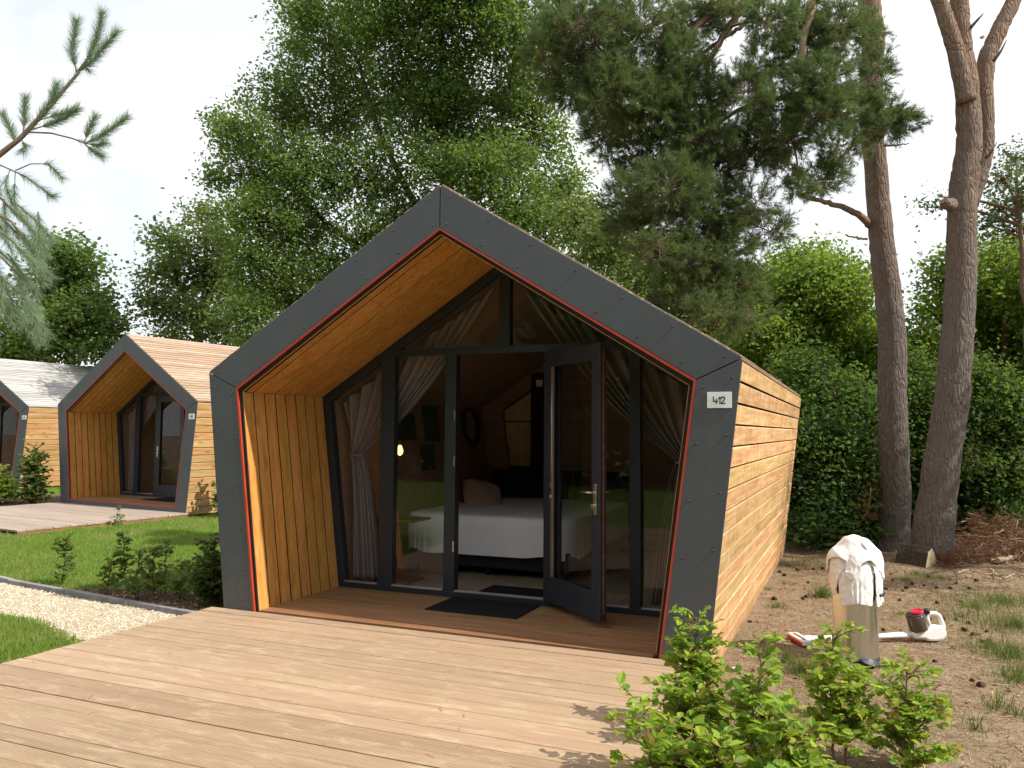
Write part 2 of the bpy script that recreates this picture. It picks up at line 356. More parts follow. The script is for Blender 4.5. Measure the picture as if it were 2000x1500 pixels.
def roof_z(x, w): b, e, a = inset(w); return a+(e[1]-a)*abs(x)/e[0]
def ring(mb, outer, inner, y0, y1, mi=0):
    for i in range(len(outer)-1): mb.prism([outer[i], outer[i+1], inner[i+1], inner[i]], y0, y1, mi)
def lerp(a, b, t): return tuple(np.asarray(a)*(1-t)+np.asarray(b)*t)

def digits(mb, text, x, z, h, y, w):
    """stroked numerals standing in the XZ plane"""
    G = {'4': ([[(0,1),(0,.33),(.62,.33)],[(.42,.62),(.42,0)]], .72), '1': ([[(.02,.76),(.26,.95),(.26,0)]], .44),
         '2': ([[(.02,.76),(.08,.92),(.25,1),(.45,.96),(.55,.8),(.52,.62),(.38,.42),(.02,.0),(.58,.0)]], .72),
         '0': ([[(.28+.28*math.cos(a),.5+.5*math.sin(a)) for a in np.linspace(0,2*math.pi,17)]], .7), '8': ([[(.28+.24*math.cos(a),.75+.25*math.sin(a)) for a in np.linspace(0,2*math.pi,13)],[(.28+.28*math.cos(a),.25+.25*math.sin(a)) for a in np.linspace(0,2*math.pi,13)]], .7)}
    tot = sum(G[c][1] for c in text)-.12; cx = x-tot*h/2
    for c in text:
        for st in G[c][0]:
            P = [np.array([cx+a*h, z+b*h]) for a, b in st]
            for i, (a, b) in enumerate(zip(P[:-1], P[1:])):
                d = (b-a)/np.linalg.norm(b-a); n = np.array([-d[1], d[0]])*w/2; a2 = a-d*w*.45; b2 = b+d*w*.45
                yy = y-.0004*(i % 3)
                mb.prism([tuple(a2+n), tuple(b2+n), tuple(b2-n), tuple(a2-n)], yy-.0012, yy+.002)
        cx += G[c][1]*h

def boards_profile(mb, p0, p1, y0, y1, n, th, gap, out):
    """n boards that run from p0 to p1 in XZ, side by side along y; out = outward normal"""
    p0, p1, o = np.array(p0), np.array(p1), np.array(out); w = (y1-y0)/n
    for i in range(n):
        a = y0+i*w+gap/2; b = y0+(i+1)*w-gap/2; dd = rng.normal(0, .0012)
        q = [p0+o*dd, p1+o*dd, p1+o*(dd+th), p0+o*(dd+th)]
        mb.hexa([(q[0][0],a,q[0][1]),(q[1][0],a,q[1][1]),(q[1][0],b,q[1][1]),(q[0][0],b,q[0][1]),
                 (q[3][0],a,q[3][1]),(q[2][0],a,q[2][1]),(q[2][0],b,q[2][1]),(q[3][0],b,q[3][1])])

def cladding(mb, p0, p1, y0, y1, pitch, th, gap, out, slant):
    """boards along y stacked from p0 up to p1, with slanted edges"""
    p0, p1, o = np.array(p0), np.array(p1), np.array(out)
    L = np.linalg.norm(p1-p0); d = (p1-p0)/L; n = int(round(L/pitch)); w = L/n
    for i in range(n):
        a = p0+d*(i*w+gap/2); b = p0+d*((i+1)*w-gap/2); t_ = rng.normal(0, .0012)
        q = [a, b, b+o*th-d*slant, a+o*th-d*slant]; q = [k+o*t_ for k in q]
        e = rng.normal(0, .002)
        mb.hexa([(q[0][0],y0,q[0][1]),(q[1][0],y0,q[1][1]),(q[1][0],y1+e,q[1][1]),(q[0][0],y1+e,q[0][1]),
                 (q[3][0],y0,q[3][1]),(q[2][0],y0,q[2][1]),(q[2][0],y1+e,q[2][1]),(q[3][0],y1+e,q[3][1])])

def bolts(mb, pts, mi):
    for x, z in pts:
        mb.lathe([(.009,0),(.009,.004),(.006,.007),(.0,.0075)], (x,-.014,z), 10, mi, True, (0,-1,0))

def build_cabin(label, loc, rz, door_angle, plate, m_sidewall, m_roofmat, group, detail=True, red_sill=True):
    t = thing('timber_cabin', loc, label, 'cabin', group, rz)
    g = .004
    # --- grey front panels with their bolts
    oB = (Wb+KO*ZB, ZB); iB = (Wib+KI*ZB, ZB)
    for k in (-1, 1):
        lo = [(k*(We), He-.0), (k*oB[0], oB[1]), (k*iB[0], iB[1]), (k*Wie, Hie)]
        e_o, e_i = np.array((We, He)), np.array((Wie, Hie)); sd = np.array([-.35, .95])*g
        a = [(k*(e_o[0]), e_o[1]-g), (k*oB[0], oB[1]), (k*iB[0], iB[1]), (k*e_i[0], e_i[1]-g)]
        mb = MB(); mb.prism(a, -.014, 0)
        P = []
        for f in np.linspace(.06, .94, 6):
            zz = ZB+(He-ZB)*f
            P += [(k*(Wib+KI*zz+.045), zz-.06), (k*(Wb+KO*zz-.05), zz)]
        bolts(mb, P, 1)
        mb.build('facade_panel', [m_panel, m_bolt], t, .002)
        b = [(k*e_o[0], e_o[1]+g), (k*g, Ha), (k*g, Hia), (k*e_i[0], e_i[1]+g)]
        mb = MB(); mb.prism(b, -.014, 0)
        P = []
        for f in np.linspace(.05, .97, 7):
            o = lerp((We, He), (0, Ha), f); i = lerp((Wie, Hie), (0, Hia), f)
            P += [(k*(o[0]+.02 if f > .9 else o[0]-.0), o[1]-.06), (k*max(.045, i[0]), i[1]+.06)]
        bolts(mb, P, 1)
        mb.build('facade_panel', [m_panel, m_bolt], t, .002)
    mb = MB(); mb.prism([(-iB[0]+g, ZB), (iB[0]-g, ZB), (Wib-.01, -.022), (-Wib+.01, -.022)], -.014, 0); mb.build('facade_panel', m_panel, t, .002)
    # --- red line, black joint
    def prof(f, dz=0.0):
        b = lerp((Wib, 0), (Wlb, 0), f); e = lerp((Wie, Hie), (Wl, Hl), f); a = lerp((0, Hia), (0, Hla), f)
        zb = -.022+dz
        return [(-b[0], zb), (-e[0], e[1]), a, e, (b[0], zb)]
    mb = MB(); p0, p1 = prof(0.0), prof(.33); ring(mb, p0, p1, -.017, .02)
    if red_sill: mb.prism([(-p0[0][0]*-1, -.022), (p0[-1][0], -.022), (p0[-1][0], -.006), (p0[0][0], -.006)], -.0175, .02)
    mb.build('red_trim', m_red, t)
    mb = MB(); ring(mb, prof(.33), prof(.98), .022, .05); mb.build('shadow_joint', m_black, t)
    # --- lining of the porch
    for k in (-1, 1):
        nw = np.array([k*Hl, -k*(k*(Wl-Wlb))*1.0]); nw = np.array([k*Hl, -(Wl-Wlb)]); nw /= np.linalg.norm(nw)
        mb = MB(); boards_profile(mb, (k*Wlb, 0.0), (k*Wl, Hl), .004, YD, 8, .005, .016, nw); mb.build('porch_wall', m_liner, t, .0015)
        nr = np.array([k*(Hla-Hl), Wl]); nr /= np.linalg.norm(nr)
        mb = MB(); boards_profile(mb, (k*Wl, Hl+.001), (k*.002, Hla), .004, YD, 8, .005, .012, nr); mb.build('porch_ceiling', m_liner, t, .0015)
    mb = MB(); n = 8
    for i in range(n):
        a = .0+i*YD/n; mb.box((-Wlb+.012, a+.004, -.016), (Wlb-.012, a+YD/n-.004, .012+rng.normal(0, .0008)))
    mb.build('porch_floor', m_floor, t, .002)
    # --- black core behind the lining: added against light leaks, stands for board-gap shade
    mb = MB(); sh = .03
    O = [(-(Wb+KO*ZB)+sh, ZB), (-We+sh, He-.01), (0, Ha-sh*1.2), (We-sh, He-.01), (Wb+KO*ZB-sh, ZB)]
    I = [(-(Wlb+KL*ZB)-.007, ZB), (-Wl-.007, Hl+.003), (0, Hla+.008), (Wl+.007, Hl+.003), (Wlb+KL*ZB+.007, ZB)]
    ring(mb, O, I, .003, LEN-.04)
    mb.prism([(-Wlb, ZB), (Wlb, ZB), (Wlb, -.02), (-Wlb, -.02)], .02, LEN-.04)
    mb.build('light_stop_core', m_black, t)
    # --- cladding
    for k in (-1, 1):
        nw = np.array([k*He, -(We-Wb)]); nw /= np.linalg.norm(nw)
        b = np.array([k*(Wb+KO*ZB), ZB])-nw*.015; e = np.array([k*We, He])-nw*.015
        mb = MB(); cladding(mb, b, e-np.array([0, .006]), .0015, LEN, .15, .013, .021, nw, .009); mb.build('side_cladding', m_sidewall, t, .0015)
        nr = np.array([k*(Ha-He), We]); nr /= np.linalg.norm(nr); d = np.array([-k*We, Ha-He]); d /= np.linalg.norm(d)
        e = np.array([k*We, He])-nr*.012+d*.01; a = np.array([0, Ha])-nr*.012
        mb = MB(); cladding(mb, e, a, .0015, LEN, .098, .026, .024, nr, -.004); mb.build('roof_cladding', m_roofmat, t, .0015)
    mb = MB(); mb.prism([(-Wb+.04, ZB), (Wb-.04, ZB), (We-.05, He-.01), (0, Ha-.05), (-We+.05, He-.01)], LEN-.035, LEN-.005); mb.build('rear_wall', m_sidewall, t)
    # --- glazed front
    fr = MB(); y0, y1 = YD, YD+.085
    def prf(w, zf): b, e, a = inset(w, zf); return [(-b[0], zf), (-e[0], e[1]), (0, a), (e[0], e[1]), (b[0], zf)]
    ring(fr, prf(-.004, .062), prf(.075, .062), y0, y1)
    fr.prism([(-Wlb-.002, .0), (Wlb+.002, .0), (Wlb+.006, .062), (-Wlb-.006, .062)], y0-.012, y1+.004)
    post = [(-1.245, -1.095, None), (-.55, -.435, 2.235), (.47, .575, 2.235), (1.205, 1.30, None)]
    for a, b, zt in post:
        za, zb_ = (roof_z(a, .04), roof_z(b, .04)) if zt is None else (zt, zt)
        fr.prism([(a, .06), (b, .06), (b, zb_), (a, za)], y0-.003, y1-.003)
    xt = 1.26
    fr.prism([(-xt, 2.235), (xt, 2.235), (xt-.1, 2.302), (-xt+.1, 2.302)], y0-.006, y1-.006)
    fr.prism([(-.01, 2.30), (.10, 2.30), (.10, roof_z(.1, .04)), (-.01, roof_z(.02, .04))], y0-.003, y1-.003)
    frame = fr.build('window_frame', m_frame, t, .004)
    ye = YD+.035; w = .06
    b, e, a = inset(w, .05)
    bb, ee = inset(w)[0:2]
    panes = [[(-wall_x(.05, w), .05), (-1.2, .05), (-1.2, roof_z(1.2, w)), (-ee[0], ee[1])],
             [(-1.11, .05), (-.53, .05), (-.53, 2.25), (-1.11, 2.25)],
             [(.56, .05), (1.22, .05), (1.22, 2.24), (.56, 2.24)],
             [(1.28, .05), (wall_x(.05, w), .05), (ee[0], ee[1]), (1.28, roof_z(1.28, w))],
             [(-1.17, 2.29), (.01, 2.29), (.01, roof_z(.01, w)), (-1.17, roof_z(1.17, w))],
             [(.09, 2.29), (1.17, 2.29), (1.17, roof_z(1.17, w)), (.09, roof_z(.09, w))]]
    for p in panes:
        mb = MB(); mb.add([(x, ye, z) for x, z in p], [list(range(len(p)))]); mb.build('pane', m_glass, frame)
    for x0, x1 in ((-1.62, -1.25), (-1.09, -.555), (-.43, .465), (.58, 1.2), (1.305, 1.62)):
        mb = MB(); mb.box((x0, YD-.014, .063), (x1, YD+.02, .078)); mb.build('sill', m_alu, frame, .001)
    # striker plates on the jamb that takes the door's lock
    for zz in (1.62, 1.2, .42):
        mb = MB(); mb.box((-.452, YD-.0065, zz), (-.442, YD-.001, zz+.1)); mb.build('strike_plate', m_steel, frame)
    # --- door: leaf hinged on the jamb at x = .47, its local x runs to -.895 when closed
    dr = MB(); W, z0, z1, th = .895, .07, 2.228, .062
    dr.box((-.11, -th/2, z0), (0, th/2, z1)); dr.box((-W, -th/2, z0), (-W+.11, th/2, z1))
    dr.box((-W+.108, -th/2+.002, z1-.12), (-.108, th/2-.002, z1-.001)); dr.box((-W+.108, -th/2+.002, z0+.001), (-.108, th/2-.002, z0+.20))
    door = dr.build('door', m_frame, t, .004)
    door.location = (.468, YD-.02, 0); door.rotation_euler = (0, 0, door_angle)
    mb = MB()
    for s in (-1, 1):
        yy = s*(th/2-.010)
        mb.prism([(-W+.108, z0+.2), (-.108, z0+.2), (-.124, z0+.218), (-W+.124, z0+.218)], yy-.008, yy+.008)
        mb.prism([(-W+.124, z1-.138), (-.124, z1-.138), (-.108, z1-.12), (-W+.108, z1-.12)], yy-.008, yy+.008)
        mb.prism([(-W+.108, z0+.2), (-W+.124, z0+.218), (-W+.124, z1-.138), (-W+.108, z1-.12)], yy-.0085, yy+.0085)
        mb.prism([(-.124, z0+.218), (-.108, z0+.2), (-.108, z1-.12), (-.124, z1-.138)], yy-.0085, yy+.0085)
    mb.build('glazing_bead', m_frame, door, .002)
    mb = MB(); mb.add([(-W+.1, 0, z0+.19), (-.1, 0, z0+.19), (-.1, 0, z1-.11), (-W+.1, 0, z1-.11)], [0,1,2,3]); mb.build('pane', m_glassd if door_angle else m_glass, door)
    for s in (1, -1):
        mb = MB(); hx = -W+.058
        pts = [(hx+.022*math.cos(a), 1.0+(.1 if math.sin(a) > 0 else -.1)+.022*math.sin(a)) for a in np.linspace(0, 2*math.pi, 24, endpoint=False)]
        mb.prism(pts, s*(th/2+.001), s*(th/2+.010))
        mb.tube([(hx, s*(th/2+.008), 1.055), (hx, s*(th/2+.05), 1.055), (hx+.012, s*(th/2+.058), 1.055), (hx+.125, s*(th/2+.056), 1.053)], [.009,.009,.0095,.0085], 10)
        mb.lathe([(.012,0),(.012,.02),(.0,.021)], (hx, s*(th/2+.008), .955), 14, 0, True, (0, s, 0))
        if s == 1: mb.box((hx-.002, th/2+.028, .925), (hx+.002, th/2+.044, .965))
        mb.build('handle', m_steel, door, .0015)
    mb = MB(); mb.box((-W-.0018, -.005, z0+.06), (-W-.0002, .005, z1-.06))
    for zz in np.arange(z0+.14, z1-.1, .17): mb.box((-W-.0034, -.009, zz), (-W-.0017, .009, zz+.03))
    mb.build('lock_strip', m_copper, door)
    if detail:
        mb = MB(); mb.box((-.172, th/2-.006, z0+.22), (-.160, th/2+.006, z1-.14)); mb.box((-.142, th/2-.006, z0+.22), (-.134, th/2+.004, z1-.14))
        mb.tube([(-.16, th/2+.012, 1.05), (-.158, th/2+.012, 2.0)], .003, 6); mb.box((-.168, th/2+.004, 1.05), (-.15, th/2+.02, 1.09)); mb.lathe([(.0,0),(.007,.004),(.008,.02),(.004,.035)], (-.152, th/2+.014, .955), 10)
        mb.build('blind_rail', m_alu, door)
    # --- rooms behind the glass
    y0, y1 = YD+.08, YR
    mb = MB(); q = [(-Wlb, 0), (-Wl, Hl), (0, Hla), (Wl, Hl), (Wlb, 0)]
    for (a, b) in zip(q[:-1], q[1:]): mb.add([(a[0],y0,a[1]),(a[0],y1,a[1]),(b[0],y1,b[1]),(b[0],y0,b[1])], [0,1,2,3])
    mb.build('interior_wall', m_ply, t)
    mb = MB(); n = 26
    for i in range(n): x = -Wlb+i*2*Wlb/n; mb.box((x+.0008, y0-.01, -.012), (x+2*Wlb/n-.0008, y1, .004))
    mb.build('interior_floor', m_vinyl, t)
    mb = MB(); mb.prism([(-Wlb, 0), (Wlb, 0), (Wl, Hl), (0, Hla), (-Wl, Hl)], YR, YR+.04); mb.build('interior_rear_wall', m_ply, t)
    if detail:
        rw = MB(); P = [(-1.47, 1.01), (-1.14, 1.01), (-1.14, 2.11), (-1.565, 1.835), (-1.57, 1.72)]
        c = np.mean(P, 0); Pi = [tuple(c+(np.array(p)-c)*.93) for p in P]
        ring(rw, P+[P[0]], Pi+[Pi[0]], YR-.03, YR-.001); rw.box((-1.555, YR-.028, 1.65), (-1.14, YR-.012, 1.665))
        rf = rw.build('rear_window_frame', m_frame, t)
        mb = MB(); mb.prism(Pi, YR-.008, YR-.003); mb.build('blind', m_osb, rf)
        mb = MB(); mb.box((-1.14, YR-.06, 0), (-.88, YR-.001, 2.32)); mb.build('dark_pillar', m_dark, t)
        mb = MB(); mb.box((-1.06, YR-.075, 2.14), (-.97, YR-.061, 2.23)); mb.build('wall_switch', m_plate, t)
    # --- number plate
    px = 2.13; tilt = 0
    mb = MB(); mb.box((px-.08, -.021, 1.693), (px+.08, -.0145, 1.800))
    pl = mb.build('number_plate', m_plate, t, .001)
    tot = {'4': .72, '1': .44, '2': .72, '0': .7, '8': .7}; xx = px-(sum(tot[k] for k in plate)-.12)*.043/2
    for k in plate:
        mb = MB(); digits(mb, k, xx+(tot[k]-.12)*.043/2, 1.724, .043, -.0215, .0075); mb.build('digit', m_ink, pl); xx += tot[k]*.043
    for s in (-1, 1): mb = MB(); mb.box((px+s*.07-.002, -.0218, 1.745), (px+s*.07+.002, -.0205, 1.749)); mb.build('screw', m_ink, pl)
    return t

main = build_cabin('large grey-edged timber cabin numbered 412 with its glass door standing open', (0, 0, 0), 0, R(140), '412', m_side, m_roof, 'pentagonal timber cabins', True, False)
cab2 = build_cabin('smaller-looking timber cabin with closed door beside the big one, pale brown slatted roof', (-10.886, 6.684, .017), -.1234, 0, '410', m_side2, m_roof, 'pentagonal timber cabins', False)
E3 = at(57, 795, 21.7); cab3 = build_cabin('timber cabin with weathered grey roof, cut off by the left picture edge', (E3[0]-We*math.cos(.02), E3[1]-We*math.sin(.02), E3[2]-He), .02, 0, '408', m_side2, m_roofgrey, 'pentagonal timber cabins', False)
def in_cabin(c, p):
    a = c.rotation_euler.z; l = c.location
    return (l.x+math.cos(a)*p[0]-math.sin(a)*p[1], l.y+math.sin(a)*p[0]+math.cos(a)*p[1], l.z+p[2])

# ------------------------------------------------------------------ curtains
def curtain(k, c, label):
    """tied back: hung along the gable slope, gathered at the tie, falling to the floor; k = -1 left, 1 right"""
    rows, cols = 60, 90; P = np.zeros((rows, cols, 3)); u = np.linspace(0, 1, cols)
    for r in range(rows):
        v = r/(rows-1)
        topx = 1.82-u*1.70; topz = np.array([min(roof_z(x, .09), wall_x(0,0)*0+roof_z(x, .09)) for x in topx])
        tie = np.stack([1.70-u*.13, np.full(cols, 1.28)]); bot = np.stack([1.62-u*.28, np.full(cols, .07)])
        if v < .6:
            s = v/.6
            x = topx*(1-s)+tie[0]*s; z = topz*(1-s)+tie[1]*s
            sag = math.sin(math.pi*s)*.16*u; z = z-sag; x = x-0*sag
            amp = .036*(1-s)+.022*s
        else:
            s = (v-.6)/.4; sp = s**.6
            x = tie[0]*(1-sp)+bot[0]*sp; z = tie[1]*(1-s)+bot[1]*s; amp = .028+.03*sp
        xl = np.minimum(x, 1.684+KL*z-.03)
        ph = u*2*math.pi*10+1.6*np.sin(7*u+2*v)+.8*np.sin(17*u)
        y = YD+.20+amp*np.sin(ph)+.02*np.sin(u*17+v*3)
        P[r] = np.stack([k*xl, y, z], -1)
    mb = MB(); mb.grid(P); root = thing('curtain', in_cabin(c, (0, 0, 0)), label, 'curtain', None, c.rotation_euler.z)
    mb.build('drape', m_curtain, root, solid=.003)
    mb = MB(); th = np.linspace(0, 2*math.pi, 20)
    mb.tube(np.stack([k*(1.635+.075*np.cos(th)), YD+.20+.06*np.sin(th), 1.28+.01*np.cos(th)], -1), .014, 6); mb.build('tieback', m_curtain, root)
curtain(-1, main, 'mauve curtain tied back behind the panes on the lamp side of cabin 412')
curtain(1, main, 'mauve curtain tied back behind the panes beyond the open door of cabin 412')
curtain(-1, cab2, 'tied grey curtain behind the glass of the closed-door cabin')

# ------------------------------------------------------------------ the bedroom of cabin 412
def soft_box(cx, cy, z0, sx, sy, h, r, seed, fold=0.0, nu=60, nv=48, top_n=.012):
    """a cushion-like closed cover: rounded slab with creases and vertical folds on its sides"""
    q = np.random.default_rng(seed); k = q.normal(size=(14, 2))*np.array([5, 5]); ph = q.uniform(0, 6.3, 14)
    th = np.linspace(0, 2*math.pi, nu*4, endpoint=False); rows = []
    def sq(t, e=.22):
        c, s = np.cos(t), np.sin(t); return np.sign(c)*np.abs(c)**e, np.sign(s)*np.abs(s)**e
    X, Y = sq(th)
    for i, f in enumerate(np.linspace(0, 1, nv)):
        if f < .45: s = f/.45; rad = 1.0; z = z0+(h-r)*s
        else:
            s = (f-.45)/.55; a = min(1, s*2.2)*math.pi/2; rad = (1-(1-math.cos(a))*0) if False else 1.0
            rr = r*(1-math.cos(min(1, s*2.5)*math.pi/2)); shrink = max(0, (s-.3)/.7)
            z = z0+h-r+r*math.sin(min(1, s*2.5)*math.pi/2)
            rad = (1-rr/min(sx, sy)*2*.5)*(1-shrink)+0.02*shrink
        x = cx+X*sx/2*rad; y = cy+Y*sy/2*rad
        w = sum(np.sin(x*k[j,0]+y*k[j,1]+ph[j]) for j in range(14))/14
        zz = np.full_like(x, z)+w*top_n*(1 if f > .45 else f/.45)
        if fold and f < .5:
            fo = fold*(1-f/.5)*np.sin(th*46+3*np.sin(th*7)); x = x+fo*np.sign(X)*(np.abs(X) > .98); y = y+fo*np.sign(Y)*(np.abs(Y) > .98)
            zz = zz+.02*(1-f/.5)*np.sin(th*9+1)
        rows.append(np.stack([x, y, zz], -1))
    mb = MB(); mb.grid(np.array(rows), wrap=True); return mb
bed = thing('bed', (-.66, 3.5, 0), 'double bed with white duvet and black base seen through the open door', 'bed')
mb = MB(); mb.box((-.95, -1.22, .09), (.95, 1.22, .30)); mb.build('box_spring', m_dark, bed, .02)
mb = MB(); mb.box((-.93, -1.2, .302), (.93, 1.2, .50)); mb.build('mattress', m_white, bed, .05)
o = soft_box(0, -.04, .24, 2.0, 2.50, .40, .12, 3, .012, 60, 52, .02).build('duvet', m_duvet, bed)
mb = MB(); mb.box((-1.02, 1.24, .09), (1.0, 1.34, 1.0)); mb.build('headboard', m_dark, bed, .02)
for x in (-.85, .85):
    for y in (-1.12, 1.12): mb = MB(); mb.lathe([(.022,0),(.03,.1)], (x, y, .004), 12); mb.build('leg', m_rubber, bed)
mb = MB(); mb.lathe([(.025,0),(.03,.1)], (0, -1.12, .004), 12); mb.build('leg', m_rubber, bed)
def pillow(name, loc, size, rot, mat, label, seed):
    n = 26; u = np.linspace(-1, 1, n); U, V = np.meshgrid(u, u); q = np.random.default_rng(seed)
    prof = (1-np.abs(U)**3.2)*(1-np.abs(V)**3.2); w = .03*np.sin(U*5+V*3+seed)
    e = 1-.10*(1-np.abs(U*V))
    mb = MB()
    for s in (1, -1):
        P = np.stack([U*size[0]/2*(1-.08*V*V), V*size[1]/2*(1-.08*U*U), s*(size[2]/2*prof**.55+w*prof*.3)], -1)
        mb.grid(P if s > 0 else P[::-1])
    o = mb.build(name, mat); o.location = loc; o.rotation_euler = rot; return tag(o, label, 'pillow')
pillow('pillow', (-1.27, 3.55, .735), (.50, .48, .19), (R(40), R(12), R(40)), m_pillow, 'dusty pink cushion leaning on the white duvet', 2)
lampt = thing('pendant_lamp', (-1.468, 1.9, 0), 'glowing bare bulb hanging on a cord behind the glass', 'lamp')
zc = roof_z(-1.468, 0)
mb = MB(); mb.tube([(0,0,1.42),(0,0,zc)], .004, 6); mb.build('cord', m_rubber, lampt)
mb = MB(); mb.lathe([(.014,0),(.018,.01),(.018,.05),(.006,.06)], (0,0,1.37), 14); mb.build('socket', m_copper, lampt)
mb = MB(); mb.lathe([(.0,0),(.022,.012),(.033,.035),(.032,.06),(.02,.095),(.013,.112)], (0,0,1.262), 18); mb.build('bulb', m_bulb, lampt)
tb = thing('side_table', (-1.36, 1.72, 0), 'small brown side table standing under the glowing bulb', 'table')
mb = MB(); mb.box((-.27,-.19,.61), (.27,.19,.635)); mb.build('table_top', m_tab, tb, .004)
mb = MB(); mb.box((-.018,-.018,.03), (.018,.018,.61)); mb.build('leg', m_tab, tb)
mb = MB(); mb.box((-.22,-.16,.004), (.22,.16,.03)); mb.build('base', m_tab, tb, .004)
ck = KL
def on_left_wall(y, z): return (-(Wlb+ck*z)+.004, y, z)
for i, (y0_, y1_, z0_, z1_, lab) in enumerate(((2.42, 2.93, 1.41, 1.73, 'larger dark poster on the wall behind the bulb'), (3.14, 3.52, 1.40, 1.83, 'dark poster near the round mirror, upper one'), (2.99, 3.33, 1.05, 1.35, 'dark poster low on the wall beside the bed'))):
    mb = MB(); P = []
    for (y, z) in ((y0_, z0_), (y1_, z0_), (y1_, z1_), (y0_, z1_)): p = on_left_wall(y, z); P += [p]
    P2 = [(p[0]+.012, p[1], p[2]) for p in P]; mb.hexa(P+P2)
    tag(mb.build('poster', m_poster), lab, 'poster')
mir = thing('mirror', (0, 0, 0), 'round black-rimmed mirror on a strap, on the wall by the bed', 'mirror')
th = np.linspace(0, 2*math.pi, 33); yc, zc_ = 4.42, 1.60
def mp(a, r, dx): y = yc+r*math.cos(a); z = zc_+r*math.sin(a); return (-(Wlb+ck*z)+dx, y, z)
mb = MB(); mb.tube([mp(a, .225, .035) for a in th], .022, 8, caps=False); mb.build('rim', m_rubber, mir)
mb = MB(); mb.add([mp(a, .215, .025) for a in th[:-1]], [list(range(32))]); mb.build('mirror_glass', m_mirror, mir)
mb = MB(); mb.tube([mp(math.pi*1.0, .225, .05), (-(Wlb+ck*1.4)+.05, yc-.17, 1.40), (-(Wlb+ck*1.28)+.05, yc, 1.28), (-(Wlb+ck*1.4)+.05, yc+.17, 1.40), mp(0, .225, .05)], .012, 6); mb.build('strap', m_rubber, mir)
bs = thing('bedside_table', (-1.55, 4.55, 0), 'small wall-side bedside table with pinkish top at the head of the bed', 'table')
mb = MB(); mb.lathe([(.16,0),(.165,.01),(.16,.025)], (0,0,.58), 28); mb.build('table_top', m_pink, bs)
mb = MB(); mb.lathe([(.11,0),(.015,.02),(.015,.575)], (0,0,.004), 14); mb.build('pedestal', m_rubber, bs)
bl = thing('bedside_lamp', (-1.55, 4.55, .606), 'dark unlit bedside lamp standing by the headboard', 'lamp')
mb = MB(); mb.lathe([(.05,0),(.05,.01),(.008,.02),(.008,.14)], (0,0,0), 14); mb.build('lamp_base', m_rubber, bl)
mb = MB(); mb.lathe([(.075,0),(.075,.13)], (0,0,.13), 20); mb.build('lamp_shade', m_dark, bl)
mb = MB(); mb.box((-.42,.585,.0135), (.42,1.13,.026)); tag(mb.build('doormat', m_mat, None, .004), 'black rubber doormat on the porch boards of cabin 412', 'doormat')
mb = MB(); mb.box((-.35,1.35,.006), (.45,1.85,.014)); tag(mb.build('doormat', m_mat, None, .003), 'dark mat on the floor just inside the open door', 'doormat')
mb = MB(); mb.box((-.05,.5,.0135), (1.05,1.1,.024)); o = tag(mb.build('doormat', m_mat, None, .004), 'black doormat on the porch of the closed-door cabin', 'doormat'); o.location = cab2.location; o.rotation_euler = cab2.rotation_euler
# ------------------------------------------------------------------ ground and paths
_gk = rng.normal(size=(24, 2))*np.repeat([[.5],[1.6],[5.0]], 8, 0); _gp = rng.uniform(0, 6.3, 24); _ga = np.repeat([.018,.008,.0035], 8)
def gz(x, y):
    x = np.asarray(x, float); y = np.asarray(y, float)
    h = sum(_ga[i]*np.sin(_gk[i,0]*x+_gk[i,1]*y+_gp[i]) for i in range(24))*.5
    return -.148+np.clip(h, -.03, .03)
def sheet(name, poly, z_off, mat, step=.12):
    """a patch of ground following the terrain inside a polygon (x, y), its edge a little ragged"""
    poly = np.asarray(poly, float); x0, y0 = poly.min(0); x1, y1 = poly.max(0)
    xs = np.arange(x0, x1+step, step); ys = np.arange(y0, y1+step, step)
    X, Y = np.meshgrid(xs, ys, indexing='ij')
    def inside(px, py):
        c = np.zeros(px.shape, bool); n = len(poly)
        for i in range(n):
            (ax, ay), (bx, by) = poly[i], poly[(i+1) % n]
            c ^= ((ay > py) != (by > py)) & (px < (bx-ax)*(py-ay)/(by-ay+1e-12)+ax)
        return c
    cx, cy = X[:-1,:-1]+step/2, Y[:-1,:-1]+step/2; keep = inside(cx, cy)
    nb = len(ys); i, j = np.nonzero(keep)
    F = np.stack([i*nb+j, (i+1)*nb+j, (i+1)*nb+j+1, i*nb+j+1], -1)
    V = np.stack([X, Y, gz(X, Y)+z_off], -1).reshape(-1, 3)
    u, inv = np.unique(F, return_inverse=True)
    mb = MB(); mb.add(V[u], inv.reshape(F.shape), 0, True); o = mb.build(name, mat); o['kind'] = 'structure'; return o, inside
def warp(n, a, b, k): t_ = np.linspace(-1, 1, n); s = np.sign(t_)*(k*np.abs(t_)+(1-k)*np.abs(t_)**4); return np.where(s < 0, s*a, s*b)
gx = warp(421, 160, 160, .075); gy = warp(421, 160, 160, .075)+2
X, Y = np.meshgrid(gx, gy, indexing='ij'); P = np.stack([X, Y, gz(X, Y)], -1)
mb = MB(); mb.grid(P); mb.build('ground', m_sand)['kind'] = 'structure'

